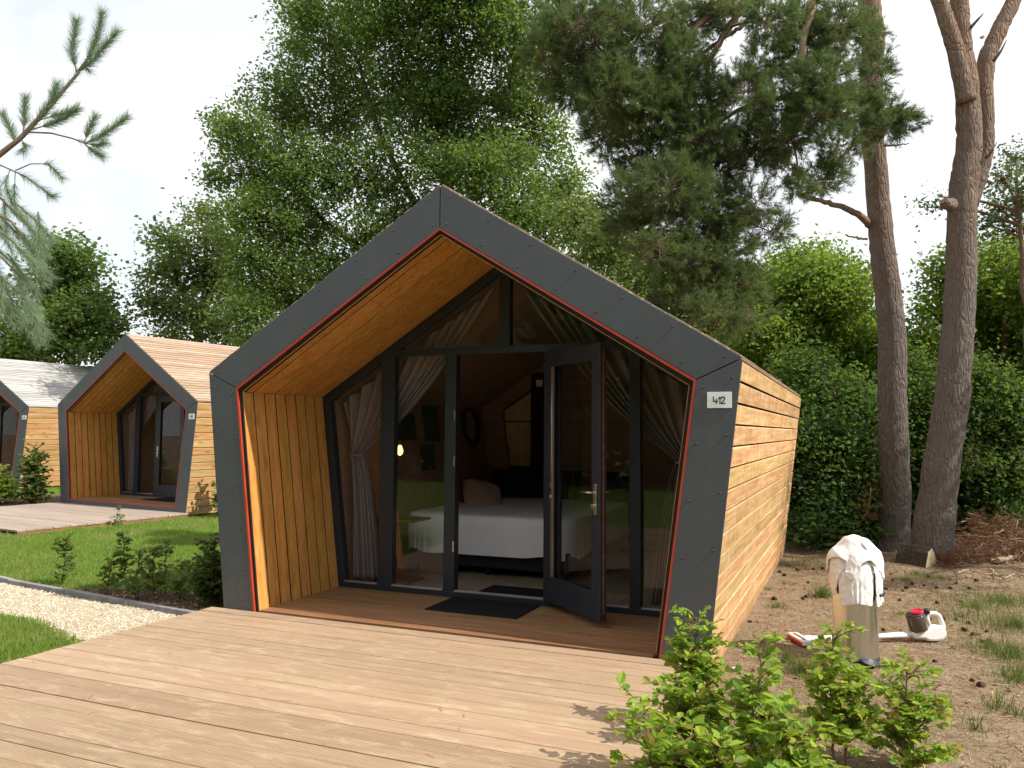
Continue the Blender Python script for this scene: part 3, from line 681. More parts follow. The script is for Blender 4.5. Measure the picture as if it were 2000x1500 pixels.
DECK_L, DECK_R = -2.17, 2.12
kerb_line = [(-2.24,-.035),(-2.66,.03),(-3.65,.13),(-5.43,.37),(-7.5,.80),(-10,1.5),(-14,2.9)]
lawn_poly = [(-2.22,-.02)]+[(x,y+.04) for x,y in kerb_line[1:]]+[(-30,7),(-32,22),(-2.2,16),(-2.12,6.3)]
sheet('lawn', lawn_poly, .006, m_lawn, .16)
path_poly = [(-2.1,-.06)]+[(x,y-.03) for x,y in kerb_line]+[(-16,2.4),(-11,-.2),(-6,-.62),(-4.2,-.72),(-3.45,-.74),(-3.0,-.88),(-2.6,-1.06),(-2.1,-1.25)]
_, in_path = sheet('gravel_path', path_poly, .010, m_gravelbase, .06)
near_lawn = [(-2.1,-1.25),(-2.6,-1.02),(-3.0,-.86),(-3.45,-.72),(-4.2,-.70),(-6,-.60),(-11,-.15),(-16,2.4),(-26,2),(-26,-16),(8,-16),(8,-5.5),(-2.1,-4.9)]
_, in_near = sheet('lawn', near_lawn, .014, m_lawn, .16)
soil_poly = [(-2.1,-.02),(-2.66,.06),(-3.65,.16),(-4.15,.26),(-4.3,.42),(-3.9,.62),(-3.2,.78),(-2.5,.95),(-2.06,1.2)]
_, in_soil = sheet('soil_bed', soil_poly, .016, m_soil, .05)
soil2 = [in_cabin(cab2, p)[:2] for p in ((-2.3,.4,0),(-2.0,-.4,0),(-3.0,-1.4,0),(-5.2,-1.2,0),(-5.4,1.4,0),(-2.5,2.2,0))]
_, in_soil2 = sheet('soil_bed', soil2, .018, m_soil, .10)
# kerb of concrete edging pieces
mb = MB(); kp = np.array(kerb_line); seg = np.linalg.norm(np.diff(kp, axis=0), axis=1); cum = np.concatenate([[0], np.cumsum(seg)])
s = 0.0
while s < cum[-1]-.1:
    e = min(s+1.0, cum[-1]); a = np.array([np.interp(s+.004, cum, kp[:,k]) for k in (0,1)]); b = np.array([np.interp(e-.004, cum, kp[:,k]) for k in (0,1)])
    d = (b-a)/np.linalg.norm(b-a); n = np.array([d[1], -d[0]])*.028; z0, z1 = -.32, -.062+rng.normal(0, .004); z2 = z1+rng.normal(0, .003)
    mb.hexa([(*(a-n),z0),(*(b-n),z0),(*(b+n),z0),(*(a+n),z0),(*(a-n),z1),(*(b-n),z2),(*(b+n),z2),(*(a+n),z1)])
    s = e
mb.build('kerb', m_concrete, None, .006)['kind'] = 'structure'
# ------------------------------------------------------------------ decks
def deck(name, c, label, m_a, m_b, y_to, n_smooth, x0, x1, top=0.0, boards=.1445):
    root = thing(name, in_cabin(c, (0,0,0)), label, 'deck', None, c.rotation_euler.z)
    A, B = MB(), MB(); y = -.022; i = 0
    while y > y_to:
        m = A if (i < n_smooth or m_b is None) else B
        e0, e1 = rng.normal(0, .003, 2); dz = rng.normal(0, .0012)
        m.box((x0+e0, y-boards+rng.choice([.0035,.0075]), top-.03), (x1+e1, y, top+dz)); y -= boards; i += 1
    A.build('boards', m_a, root, .003)
    if m_b: B.build('ribbed_boards', m_b, root, .003)
    mb = MB()
    for x in np.arange(x0+.08, x1, .55): mb.box((x-.03, y_to+.02, top-.13), (x+.03, -.03, top-.031))
    for x in (x0+.012, x1-.03): mb.box((x, y_to+.02, top-.145), (x+.02, -.03, top-.0325))
    mb.build('joists', m_floor, root)
    return root
deck('wooden_deck', main, 'sunlit pale brown timber deck in front of the open cabin', m_deck, m_deckg, -4.9, 13, DECK_L, DECK_R)
deck('wooden_deck', cab2, 'greyish timber deck in front of the closed-door cabin', m_deck2, None, -3.2, 99, -2.12, 2.12, -.10)

# ------------------------------------------------------------------ leaves, blades and stones (arrays of small faces)
def frames(D, N):
    D = D/(np.linalg.norm(D, axis=1, keepdims=True)+1e-9); y = np.cross(N, D); y /= np.linalg.norm(y, axis=1, keepdims=True)+1e-9
    return D, y, np.cross(D, y)
LEAF1 = (np.array([(0,0,0),(.5,.30,.05),(1,0,-.04),(.5,-.30,.05)]), np.array([[0,3,2,1]]))
LEAF2 = (np.array([(0,0,0),(.26,.29,.06),(.66,.28,.06),(1,0,-.08),(.66,-.28,.06),(.26,-.29,.06)]), np.array([[0,3,2,1],[0,5,4,3]]))
def stamp(mb, tpl, pos, D, N, size, mi=0, smooth=False):
    x, y, z = frames(D, N); V, F = tpl; n = len(pos); k = len(V)
    S = np.broadcast_to(np.asarray(size, float).reshape(-1, 1, 1), (n, 1, 1))
    P = pos[:,None]+S*(V[None,:,0:1]*x[:,None]+V[None,:,1:2]*y[:,None]+V[None,:,2:3]*z[:,None])
    mb.add(P.reshape(-1,3), (F[None]+np.arange(n)[:,None,None]*k).reshape(-1, F.shape[1]), mi, smooth)
def rand_dirs(n): v = rng.normal(size=(n, 3)); return v/np.linalg.norm(v, axis=1, keepdims=True)
def blades(mb, pos, h, w, lean=.35):
    n = len(pos); a = rng.uniform(0, 6.283, n); d = np.stack([np.cos(a), np.sin(a), 0*a], -1); b = rng.uniform(0, 6.283, n)
    off = np.stack([np.cos(b), np.sin(b), 0*b], -1)*(h*lean*rng.uniform(.2, 1.4, n))[:,None]
    up = np.array([0,0,1.0]); hh = h[:,None]; ww = w[:,None]
    P = np.stack([pos-d*ww/2, pos+d*ww/2, pos+off*.35+up*hh*.6+d*ww*.35, pos+off*.35+up*hh*.6-d*ww*.35, pos+off+up*hh*.93], 1)
    k = np.arange(n)[:,None]*5
    mb.add(P.reshape(-1,3), k+np.array([[0,1,2,3]]), 0, True); mb.F.append((k+np.array([[3,2,4]])+mb.n-5*n, 0, True))
# lawn between the cabins
def c2_local(x, y):
    a = -cab2.rotation_euler.z; dx, dy = x-cab2.location.x, y-cab2.location.y
    return math.cos(a)*dx-math.sin(a)*dy, math.sin(a)*dx+math.cos(a)*dy
def scatter(n, x0, x1, y0, y1, test):
    x = rng.uniform(x0, x1, n); y = rng.uniform(y0, y1, n); k = test(x, y); return x[k], y[k]
def lawn_ok(x, y):
    u, v = c2_local(x, y); ky = np.interp(-x, [-a for a, b in kerb_line], [b for a, b in kerb_line])
    return (y > ky+.03) & ~in_soil(x, y) & ~in_soil2(x, y) & ~((np.abs(u) < 2.13) & (v < .0) & (v > -3.2)) & ~((np.abs(u) < 2.1) & (v > -.05) & (v < 6.4)) & (x < -2.08)
mb = MB()
x, y = scatter(260000, -10, -2, -.1, 9, lawn_ok); keep = rng.uniform(size=len(x)) < np.clip(1.25-(y+(-x-2)*.4)*.1, .3, 1); x, y = x[keep], y[keep]
blades(mb, np.stack([x, y, gz(x, y)-.002], -1), rng.uniform(.03, .075, len(x)), rng.uniform(.004, .008, len(x)))
x, y = scatter(60000, -22, -9, 0, 14, lawn_ok); blades(mb, np.stack([x, y, gz(x, y)-.002], -1), rng.uniform(.04, .09, len(x)), rng.uniform(.008, .014, len(x)))
x, y = scatter(90000, -6.5, -2.17, -2.9, -.6, lambda a, b: in_near(a, b+rng.normal(0, .04, len(a))) & (a < -2.19))
blades(mb, np.stack([x, y, gz(x, y)-.002], -1), rng.uniform(.03, .085, len(x)), rng.uniform(.004, .007, len(x)))
tag(mb.build('grass', m_grass), 'short green lawn grass growing between the cabins and beside the deck', 'grass', None, 'stuff')
# gravel
x, y = scatter(34000, -9, -2.1, -1.3, 1.4, in_path)
mb = MB(); OCT = (np.array([(1,0,0),(0,1,0),(-1,0,0),(0,-1,0),(0,0,.7),(0,0,-.7)])*.5, np.array([[0,1,4],[1,2,4],[2,3,4],[3,0,4],[1,0,5],[2,1,5],[3,2,5],[0,3,5]]))
stamp(mb, OCT, np.stack([x, y, gz(x, y)+.012], -1), rand_dirs(len(x))*np.array([1,1,.3]), rand_dirs(len(x))+np.array([0,0,1.5]), rng.uniform(.010, .026, len(x)))
tag(mb.build('gravel', m_stone), 'pale cream gravel filling the path beside the deck', 'gravel', None, 'stuff')
# litter of needles, twigs and old leaves on the sand
def sand_ok(x, y): return ((x > 2.15) | (y > 6.4)) & ~((np.abs(x) < 2.1) & (y < 6.3)) & (x > -2)
x, y = scatter(60000, 2.0, 8, -2.5, 10, sand_ok); n = len(x); mb = MB()
a = rng.uniform(0, 6.283, n)
stamp(mb, (np.array([(0,.04,0),(1,.04,.05),(1,-.04,.05),(0,-.04,0),]), np.array([[0,1,2,3]])), np.stack([x, y, gz(x, y)+.003], -1), np.stack([np.cos(a), np.sin(a), rng.normal(0, .12, n)], -1), np.tile([0,0,1.0], (n,1))+rng.normal(0,.2,(n,3)), rng.uniform(.02, .065, n))
x, y = scatter(1500, 2.0, 8, -2.5, 10, sand_ok); n = len(x); a = rng.uniform(0, 6.283, n)
stamp(mb, LEAF2, np.stack([x, y, gz(x, y)+.008], -1), np.stack([np.cos(a), np.sin(a), rng.normal(0, .3, n)], -1), np.tile([0,0,1.0], (n,1))+rng.normal(0,.4,(n,3)), rng.uniform(.02, .05, n))
x, y = scatter(2500, -4.4, -2.05, -.05, 1.2, in_soil); n = len(x); a = rng.uniform(0, 6.283, n)
stamp(mb, LEAF2, np.stack([x, y, gz(x, y)+.022], -1), np.stack([np.cos(a), np.sin(a), rng.normal(0, .3, n)], -1), np.tile([0,0,1.0], (n,1))+rng.normal(0,.4,(n,3)), rng.uniform(.015, .045, n))
n = 130; x = rng.uniform(-2, 2.1, n); y = -rng.uniform(.1, 3.4, n); a = rng.uniform(0, 6.283, n)
stamp(mb, (np.array([(0,.02,0),(1,.02,.0),(1,-.02,.0),(0,-.02,0)]), np.array([[0,1,2,3]])), np.stack([x, y, np.full(n, .0045)], -1), np.stack([np.cos(a), np.sin(a), 0*a], -1), np.tile([0,0,1.0], (n,1)), rng.uniform(.02, .07, n))
tag(mb.build('needle_litter', m_litter), 'brown fallen needles and dead leaves scattered over the bare sandy soil', 'litter', None, 'stuff')
# thin grass on the sand
mb = MB(); pts = []
tufts = [(1605,1165,.10,260,.16),(1515,1185,.08,120,.07),(1480,1160,.06,60,.05),(1570,1320,.14,420,.13),(1535,1295,.10,200,.11),(1500,1150,.05,50,.05),(1660,1210,.08,60,.05),
         (1790,1120,.20,200,.06),(1840,1130,.2,260,.06),(1770,1135,.15,160,.05),(1900,1190,.35,500,.09),(1960,1180,.5,900,.11),(1985,1230,.4,700,.12),(1930,1270,.2,200,.10),(1975,1290,.25,500,.14),(1990,1330,.2,300,.14),(1945,1385,.08,60,.16),(1985,1400,.1,70,.12),(1850,1390,.05,40,.10),(1540,1100,.4,200,.06),(1470,1105,.3,120,.06),(1600,1095,.5,260,.06),(1760,1205,.07,60,.04),(1880,1210,.18,160,.07),(1905,1430,.06,40,.14),(1720,1345,.05,40,.07)]
for px, py, r, n, h in tufts:
    c = on_ground(px, py); a = rng.uniform(0, 6.283, n); q = np.abs(rng.normal(0, r*.75, n)); x, y = c[0]+q*np.cos(a), c[1]+q*np.sin(a)
    blades(mb, np.stack([x, y, gz(x, y)], -1), h*rng.uniform(.25, 1.1, n), rng.uniform(.003, .006, n), .7)
x, y = scatter(5000, 2.2, 9, 2.5, 11, sand_ok); k = rng.uniform(size=len(x)) < np.clip((x-2.6)*.16+np.sin(x*2.1+y*1.3)*.25, 0, 1); x, y = x[k], y[k]
blades(mb, np.stack([x, y, gz(x, y)], -1), rng.uniform(.03, .10, len(x)), rng.uniform(.003, .006, len(x)), .5)
tag(mb.build('grass', m_drygrass), 'sparse grass tufts growing on the bare sandy soil beside the cabin', 'grass', None, 'stuff')
# ------------------------------------------------------------------ trees
def bezier(a, b, sag, n=6):
    a, b = np.asarray(a, float), np.asarray(b, float); t_ = np.linspace(0, 1, n)[:,None]
    m = (a+b)/2+np.array([0,0,sag])+rng.normal(0, .04*np.linalg.norm(b-a), 3)
    return a*(1-t_)**2+2*m*t_*(1-t_)+b*t_**2
def sticks(mb, A, B, ra, rb, mi=0):
    """many straight three-sided twigs at once"""
    A, B = np.asarray(A), np.asarray(B); n = len(A); d = B-A; x, y, z = frames(d, rand_dirs(n)); V = []
    for P, r in ((A, ra), (B, rb)):
        for k in range(3):
            w = 2.0944*k; V.append(P+r*(math.cos(w)*y+math.sin(w)*z))
    V = np.stack(V, 1); k = np.arange(n)[:,None]*6
    F = np.concatenate([k+np.array([[a, (a+1)%3, 3+(a+1)%3, 3+a]]) for a in range(3)])
    mb.add(V.reshape(-1,3), F, mi, True)
def blob_pts(blobs, per):
    """tips spread through ellipsoids (px, py, rx, ry, D): returns list of (centre, tips)"""
    out = []; mean = np.mean([b[2]*b[3] for b in blobs])
    for b in blobs:
        px, py, rx, ry, D = b[:5]; dens = (b[5] if len(b) > 5 else 1.0)*min(1.9, max(.12, b[2]*b[3]/mean))
        c = at(px, py, D); k = D/FPX; n = max(4, int(per*dens))
        d = rand_dirs(n); r = rng.uniform(.12, 1, n)**.5
        ex, ey, ez = rx*k, ry*k, .5*(rx+ry)*k
        r = r*rng.uniform(.82, 1.15, n)
        p = c+(d[:,0:1]*AR*ex+d[:,1:2]*AU*ey+d[:,2:3]*AF*ez)*r[:,None]
        out.append((c, p[p[:,2] > .02]))
    return out
def limbs(mb, trunk_pts, groups, r0, twig=.012, sag=.15, draw=1.0):
    """limbs from the nearest fitting trunk point to each clump, twigs on to the tips"""
    T = np.asarray(trunk_pts); A, B = [], []
    for c, tips in groups:
        w = np.linalg.norm(T-c, axis=1)+np.maximum(0, T[:,2]-c[2]+.3)*1.5; j = int(np.argmin(w)); L = np.linalg.norm(T[j]-c)
        if L > .3:
            rr = min(r0, .012+.018*L); mb.tube(bezier(T[j], c, sag*L), np.linspace(rr, .012, 6), 6, 0, True, False)
        sel = tips[:max(3, int(len(tips)*draw))]
        A += [c]*len(sel); B += list(sel)
        mids = (c+sel)/2+rng.normal(0, .04, sel.shape)
        sz = .34*float(np.mean(np.linalg.norm(sel-c, axis=1))); A += list(mids); B += list(mids+rng.normal(0, min(.28, sz), sel.shape))
    sticks(mb, A, B, twig, twig*.3)
def leafy(mb, groups, per_tip, size, spread, tpl=LEAF1, flat=.8, smooth=False):
    tips = np.concatenate([g[1] for g in groups]); n = len(tips)*per_tip
    pos = np.repeat(tips, per_tip, 0)+rng.normal(0, 1, (n, 3))*spread*np.array([1,1,.75])
    D = rand_dirs(n)*np.array([1,1,.6])+np.array([0,0,-.15]); N = rand_dirs(n)+np.array([0,0,flat])
    ok = pos[:,2] > -.05; pos, D, N = pos[ok], D[ok], N[ok]
    stamp(mb, tpl, pos, D, N, size*rng.uniform(.65, 1.25, len(pos)), 0, smooth)
def needles(mb, base, axis, length, per, nl, nw, ang=(.5, 1.1), t0=.05):
    """bottle-brush shoots: per needles round each shoot"""
    n = len(base); ax = axis/np.linalg.norm(axis, axis=1, keepdims=True); x, y, z = frames(ax, rand_dirs(n)); N = n*per
    t_ = rng.uniform(t0, 1, N); i = np.repeat(np.arange(n), per); th = rng.uniform(0, 6.283, N); an = rng.uniform(ang[0], ang[1], N)
    L = np.asarray(length) if np.ndim(length) else np.full(n, length)
    b = base[i]+ax[i]*(t_*L[i])[:,None]; rad = np.cos(th)[:,None]*y[i]+np.sin(th)[:,None]*z[i]
    d = ax[i]*np.cos(an)[:,None]+rad*np.sin(an)[:,None]; w = np.cross(d, rand_dirs(N)); w /= np.linalg.norm(w, axis=1, keepdims=True)+1e-9
    ln = (nl*rng.uniform(.7, 1.2, N))[:,None]
    P = np.stack([b-w*nw/2, b+w*nw/2, b+d*ln], 1).reshape(-1,3)
    mb.add(P, np.arange(N*3).reshape(-1,3), 0, False)

def broad_tree(name, label, cat, blobs, trunk_px, D, r_base, leaf, mat, per_tip, tips, spread, size, group=None, bark=None, multi=None, draw=.5):
    root_p = at(*trunk_px[0], D); base = np.array([root_p[0], root_p[1], float(gz(root_p[0], root_p[1]))-.05])
    root = thing(name, tuple(base), label, cat, group)
    pts = [base]+[at(px, py, D) for px, py in trunk_px[1:]]
    pts = np.array(pts); t_ = np.linspace(0, len(pts)-1, 5*len(pts)); fine = np.stack([np.interp(t_, np.arange(len(pts)), pts[:,k]) for k in range(3)], -1)
    fine += rng.normal(0, .012, fine.shape)*np.minimum(1, np.arange(len(fine))[:,None]/4)
    G = blob_pts(blobs, tips)
    mb = MB(); mb.tube(fine-base, np.linspace(r_base, r_base*.3, len(fine))*(1+.5*np.exp(-np.linspace(0, 8, len(fine)))), 12)
    skel = fine
    for st in (multi or []):
        q = np.array([at(px, py, D) for px, py in st]); t2 = np.linspace(0, len(q)-1, 5*len(q)); f2 = np.stack([np.interp(t2, np.arange(len(q)), q[:,k]) for k in range(3)], -1)
        mb.tube(f2-base, np.linspace(r_base*.6, r_base*.2, len(f2)), 9); skel = np.concatenate([skel, f2])
    limbs(mb, skel-base, [(c-base, p-base) for c, p in G], r_base*.45, draw=draw)
    mb.build('trunk', bark or m_barko, root)
    lm = MB(); leafy(lm, G, per_tip, size, spread, leaf)
    for i in range(len(lm.V)): lm.V[i] = lm.V[i]-base
    lm.build('crown', mat, root)
    return root

oak_blobs = [(640,90,110,110),(760,60,120,100),(880,50,120,100),(1000,60,90,100),(1050,150,70,80),(560,200,90,80),(680,220,110,90),(800,200,110,100),(930,200,110,100),(1040,260,80,80),
  (470,255,55,45),(500,330,90,70),(600,340,100,80),(720,350,100,75),(850,330,70,60),(975,320,95,70),(500,430,80,60),(580,450,105,80),(720,455,80,50),(1000,400,90,60),(1090,365,70,75),(1050,460,80,50),
  (510,520,90,70),(560,590,100,80),(650,540,80,50),(480,620,60,60),(790,420,60,50),(1150,460,70,60),(1200,520,80,60),(425,235,22,18),(800,-70,220,70),(960,-60,160,70),(870,270,60,60),(850,180,60,60),(880,400,70,50),(930,330,60,50),(600,20,50,50),(420,350,14,14,)]
oak_blobs = [(*b, 23+rng.uniform(-2, 2)) for b in oak_blobs]
broad_tree('oak_tree', 'big dark green oak rising behind the roof of the open cabin', 'tree', oak_blobs, [(890,1000),(885,620),(878,400),(868,250),(862,80),(860,-60)], 23, .22,
           LEAF1, m_oak, 46, 84, .225, .122, None, m_barko, [[(885,520),(800,380),(740,260),(700,120)],[(885,480),(930,360),(985,240),(1010,90)],[(884,600),(760,520),(640,440),(540,330)],[(884,560),(1000,470),(1090,380)]], .5)
broad_tree('oak_tree', 'pale sparse broadleaf tree between the big oak and the dark tree, behind the cabin roofs', 'tree',
           [(*b, 29+rng.uniform(-1.2, 1.2)) for b in [(400,420,55,30,),(340,470,50,35),(430,480,55,50),(310,530,40,40),(380,540,70,50),(450,560,50,60),(300,590,45,35),(370,620,60,45),(430,650,55,40),(330,660,40,25),(480,690,50,40)]],
           [(385,900),(388,660),(400,560),(405,430)], 29, .2, LEAF1, m_oak2, 26, 46, .30, .175, None, m_barko, [[(390,640),(350,560),(330,480)],[(395,600),(440,530),(450,470)]], .6)
broad_tree('oak_tree', 'dark bushy tree behind the ridge between the pine branch and the pale tree', 'tree',
           [(*b, 27+rng.uniform(-1.2, 1.2)) for b in [(110,490,55,35),(160,530,50,35),(90,560,60,50),(180,590,45,40),(140,610,60,45),(210,640,35,30),(100,660,70,45),(190,680,60,30),(40,640,50,60),(30,700,60,50)]],
           [(135,900),(137,640),(135,520)], 27, .23, LEAF1, m_oak, 30, 56, .28, .175, None, m_barko, None, .5)
broad_tree('broadleaf_tree', 'bright green bushy tree behind the rear corner of cabin 412, left of the tall pines', 'tree',
           [(*b, 16+rng.uniform(-1.2, 1.2)) for b in [(1500,660,70,60),(1580,620,80,70),(1660,650,60,70),(1530,570,60,40),(1600,545,60,40),(1640,580,60,40),(1690,700,50,70),(1480,600,40,40),(1560,710,90,60),(1650,740,70,60),(1450,660,40,40),(1600,790,80,50),(1430,640,40,30),(1690,780,50,60),(1530,790,60,55),(1620,850,65,45),(1700,855,35,50),(1570,860,55,40),(1480,680,50,50),(1540,520,50,30),(1660,540,40,30),(1590,500,40,25)]],
           [(1600,1010),(1590,760),(1580,620)], 16, .14, LEAF1, m_bright, 42, 70, .2, .10, None, m_twig, [[(1592,800),(1520,680),(1500,600)],[(1592,780),(1660,680),(1650,590)]], .5)
broad_tree('broadleaf_tree', 'mid green tree beyond the roof slope, under the drooping pine branches', 'tree',
           [(*b, 19+rng.uniform(-1.2, 1.2)) for b in [(1180,470,60,50),(1260,540,70,50),(1330,580,70,50),(1400,600,60,50),(1230,580,50,40),(1450,560,60,50),(1370,650,60,40),(1130,430,50,50),(1310,500,50,40)]],
           [(1310,1000),(1312,700),(1315,560)], 19, .15, LEAF1, m_oak2, 32, 60, .22, .12, None, m_twig, None, .5)
broad_tree('broadleaf_tree', 'leafy bright tree behind and right of the forked pine', 'tree',
           [(*b, 14.5+rng.uniform(-1, 1)) for b in [(1960,520,60,60),(1990,620,70,80),(1930,600,50,60),(1850,540,40,50,),(1840,610,40,40),(1950,700,70,70),(2030,560,60,90),(2040,720,70,90),(1800,660,40,40),(1870,700,60,60),(1800,730,40,60),(1790,800,40,60),(1930,800,60,60),(1990,800,50,60),(1890,840,50,50),(1960,860,60,40)]],
           [(1965,1020),(1962,760),(1965,560)], 14.5, .12, LEAF1, m_bright, 40, 74, .19, .095, None, m_twig, [[(1963,740),(1880,660),(1850,560)]], .5)
broad_tree('birch_tree', 'thin sparse-leaved birch against the white sky at the right picture edge', 'tree',
           [(*b, 13+rng.uniform(-.8, .8)) for b in [(1985,310,30,30),(1960,350,30,30),(1990,390,40,40),(1950,410,30,30),(1930,440,25,25),(1985,450,40,25),(2030,360,40,50),(1810,405,20,14,),(1840,385,16,12)]],
           [(2020,1040),(2010,700),(1995,500),(1985,340)], 13, .07, LEAF1, m_birch, 14, 26, .16, .07, None, m_twig, None, .7)
def shrub(label, blobs, stem_px, D, mat, per_tip, tips, spread, size, group, leaf=LEAF1):
    return broad_tree('shrub', label, 'shrub', blobs, stem_px, D, .05, leaf, mat, per_tip, tips, spread, size, group, m_twig, None, .5)
gr = 'dark shrubs along the wood edge'
shrub('dark dense shrub behind the rear corner of cabin 412', [(1585,985,60,80,12.2),(1600,880,75,80,12.6),(1560,1045,35,35,11.6),(1610,1050,50,40,11.9),(1545,930,40,60,12.4)], [(1590,1080),(1590,960),(1595,860)], 12.2, m_hedge, 44, 90, .18, .088, gr)
shrub('dark dense shrub just left of the straight pine trunk', [(1680,965,55,90,12.4),(1665,850,65,80,12.9),(1650,1040,55,45,12),(1700,1050,40,40,12.2),(1700,900,35,60,13.2)], [(1675,1080),(1675,960),(1670,840)], 12.4, m_hedge, 44, 90, .18, .088, gr)
shrub('dark shrub seen through the gap between the two pine trunks', [(1775,900,40,110,13.4),(1790,860,45,60,13.6),(1775,1010,40,70,13.2),(1840,920,50,90,13.8)], [(1785,1075),(1785,930),(1785,800)], 13.4, m_hedge, 44, 90, .19, .088, gr)
shrub('dark shrub right of the forked pine, above the brown brushwood', [(1915,940,55,75,13),(1980,920,60,80,13.3),(1940,1000,60,50,12.6),(2010,960,60,80,13),(1900,880,40,50,13.6),(2040,890,60,100,13.4),(1880,980,40,60,13)], [(1945,1065),(1945,930),(1945,800)], 13, m_hedge, 44, 90, .19, .088, gr)
gb = 'brighter young trees rising out of the dark shrubs'
broad_tree('young_tree', 'young leafy tree rising from the dark shrubs between the cabin corner and the straight pine', 'tree', [(1560,800,45,50,13.4),(1640,780,60,55,13.2),(1695,835,38,60,12.9,.8),(1605,880,45,40,12.3,.8),(1570,720,40,40,13.6),(1650,940,35,30,12,.5),(1540,860,25,40,12.4,.6)], [(1635,1080),(1632,900),(1630,760)], 12.9, .05, LEAF1, m_mid, 34, 80, .20, .078, gb, m_twig, None, .5)
broad_tree('young_tree', 'young leafy tree rising from the dark shrubs right of the forked pine', 'tree', [(1920,830,45,55,12.8),(1975,800,50,65,12.7),(1910,740,35,40,13),(1985,910,40,40,12.4,.7),(2030,850,45,60,12.8),(1900,900,25,40,12.3,.5)], [(1955,1075),(1953,900),(1955,760)], 12.7, .05, LEAF1, m_mid, 34, 80, .20, .078, gb, m_twig, None, .5)
broad_tree('young_tree', 'narrow leafy young tree in the gap between the two pine trunks', 'tree', [(1792,790,32,55,13.2),(1800,870,26,45,13,.7),(1785,720,28,36,13.4,.7)], [(1795,1070),(1795,900),(1793,740)], 13.2, .04, LEAF1, m_mid, 30, 60, .18, .078, gb, m_twig, None, .5)
# a tree beyond the right edge of the view: only its dappled shade falls into the picture
_tb = np.array([9.6, 5.6, float(gz(9.6, 5.6))]); tt = thing('broadleaf_tree', tuple(_tb), 'tree outside the right picture edge that dapples the side wall with shade', 'tree')
wm = MB(); st = bezier(np.array([0,0,-.1]), np.array([-.2,.1,8.0]), 0, 10); wm.tube(st, np.linspace(.16, .04, 10), 9); GG = []
for cx_, cy_, cz_, r_ in ((-.6,-1.2,5.6,.8),(.2,.4,6.2,.9),(-.9,.9,6.0,.8),(-.2,2.0,6.6,.9),(-.4,-.4,7.4,1.0),(.5,1.2,7.6,.9)):
    c = np.array([cx_, cy_, cz_]); GG.append((c, c+rand_dirs(26)*r_*rng.uniform(.3, 1, (26, 1))))
limbs(wm, st, GG, .05); wm.build('trunk', m_barko, tt)
lm = MB(); leafy(lm, GG, 26, .10, .17); lm.build('crown', m_bright, tt)
# the far wood that closes the view and is mirrored in the glass
def far_wood():
    mb = MB(); C = []
    for xx in np.arange(-34, 24, 1.5):
        for lay in range(3):
            C.append((xx+rng.normal(0, .6), 26+lay*2+rng.normal(0, .6)+abs(xx)*.03, rng.uniform(0, 2.6+1.2*math.sin(xx*.7))))
    for xx in np.arange(-26, 16, 1.5):
        for lay in range(5): C.append((xx+rng.normal(0, .7), -17-rng.uniform(0, 3), .4+lay*1.4+rng.normal(0, .4)))
    for yy in np.arange(-14, 26, 1.6):
        for lay in range(2): C.append((17+rng.normal(0, .7), yy, rng.uniform(0, 2.6)))
    C = np.array(C); n = 330; pos = np.repeat(C, n, 0)+rng.normal(0, 1, (len(C)*n, 3))*np.array([.95, .95, .8])
    pos = pos[pos[:,2] > -.1]
    stamp(mb, LEAF1, pos, rand_dirs(len(pos)), rand_dirs(len(pos))+np.array([0,0,.6]), rng.uniform(.2, .36, len(pos))*np.where(pos[:,1] < -10, 1.9, 1))
    tag(mb.build('woodland', m_hedge), 'dark continuous wood edge in the distance behind the trees', 'woodland', None, 'stuff')
far_wood()

# ------------------------------------------------------------------ pines
def px_tube(mb, path, D, widths, base, n=14, jitter=.0, z0=None):
    """trunk along photo points at depth D, widths in photo pixels"""
    pts = np.array([at(px, py, D[i] if np.ndim(D) else D) for i, (px, py) in enumerate(path)])
    if z0 is not None: pts[0][2] = z0
    t_ = np.linspace(0, len(pts)-1, 6*len(pts)); k = np.arange(len(pts))
    def cub(v):
        out = np.interp(t_, k, v); ker = np.array([1,2,3,2,1.])/9; pad = np.concatenate([[out[0]*2-out[2], out[0]*2-out[1]], out, [out[-1]*2-out[-2], out[-1]*2-out[-3]]]); return np.convolve(pad, ker, 'valid')
    f = np.stack([cub(pts[:,j]) for j in range(3)], -1); DD = np.array([D[i] if np.ndim(D) else D for i in range(len(path))])
    r = cub(np.array(widths)*.86*DD/FPX/2); f += rng.normal(0, 1, f.shape)*jitter
    mb.tube(f-base, r*(1+rng.normal(0, .02, len(r))), n); return f
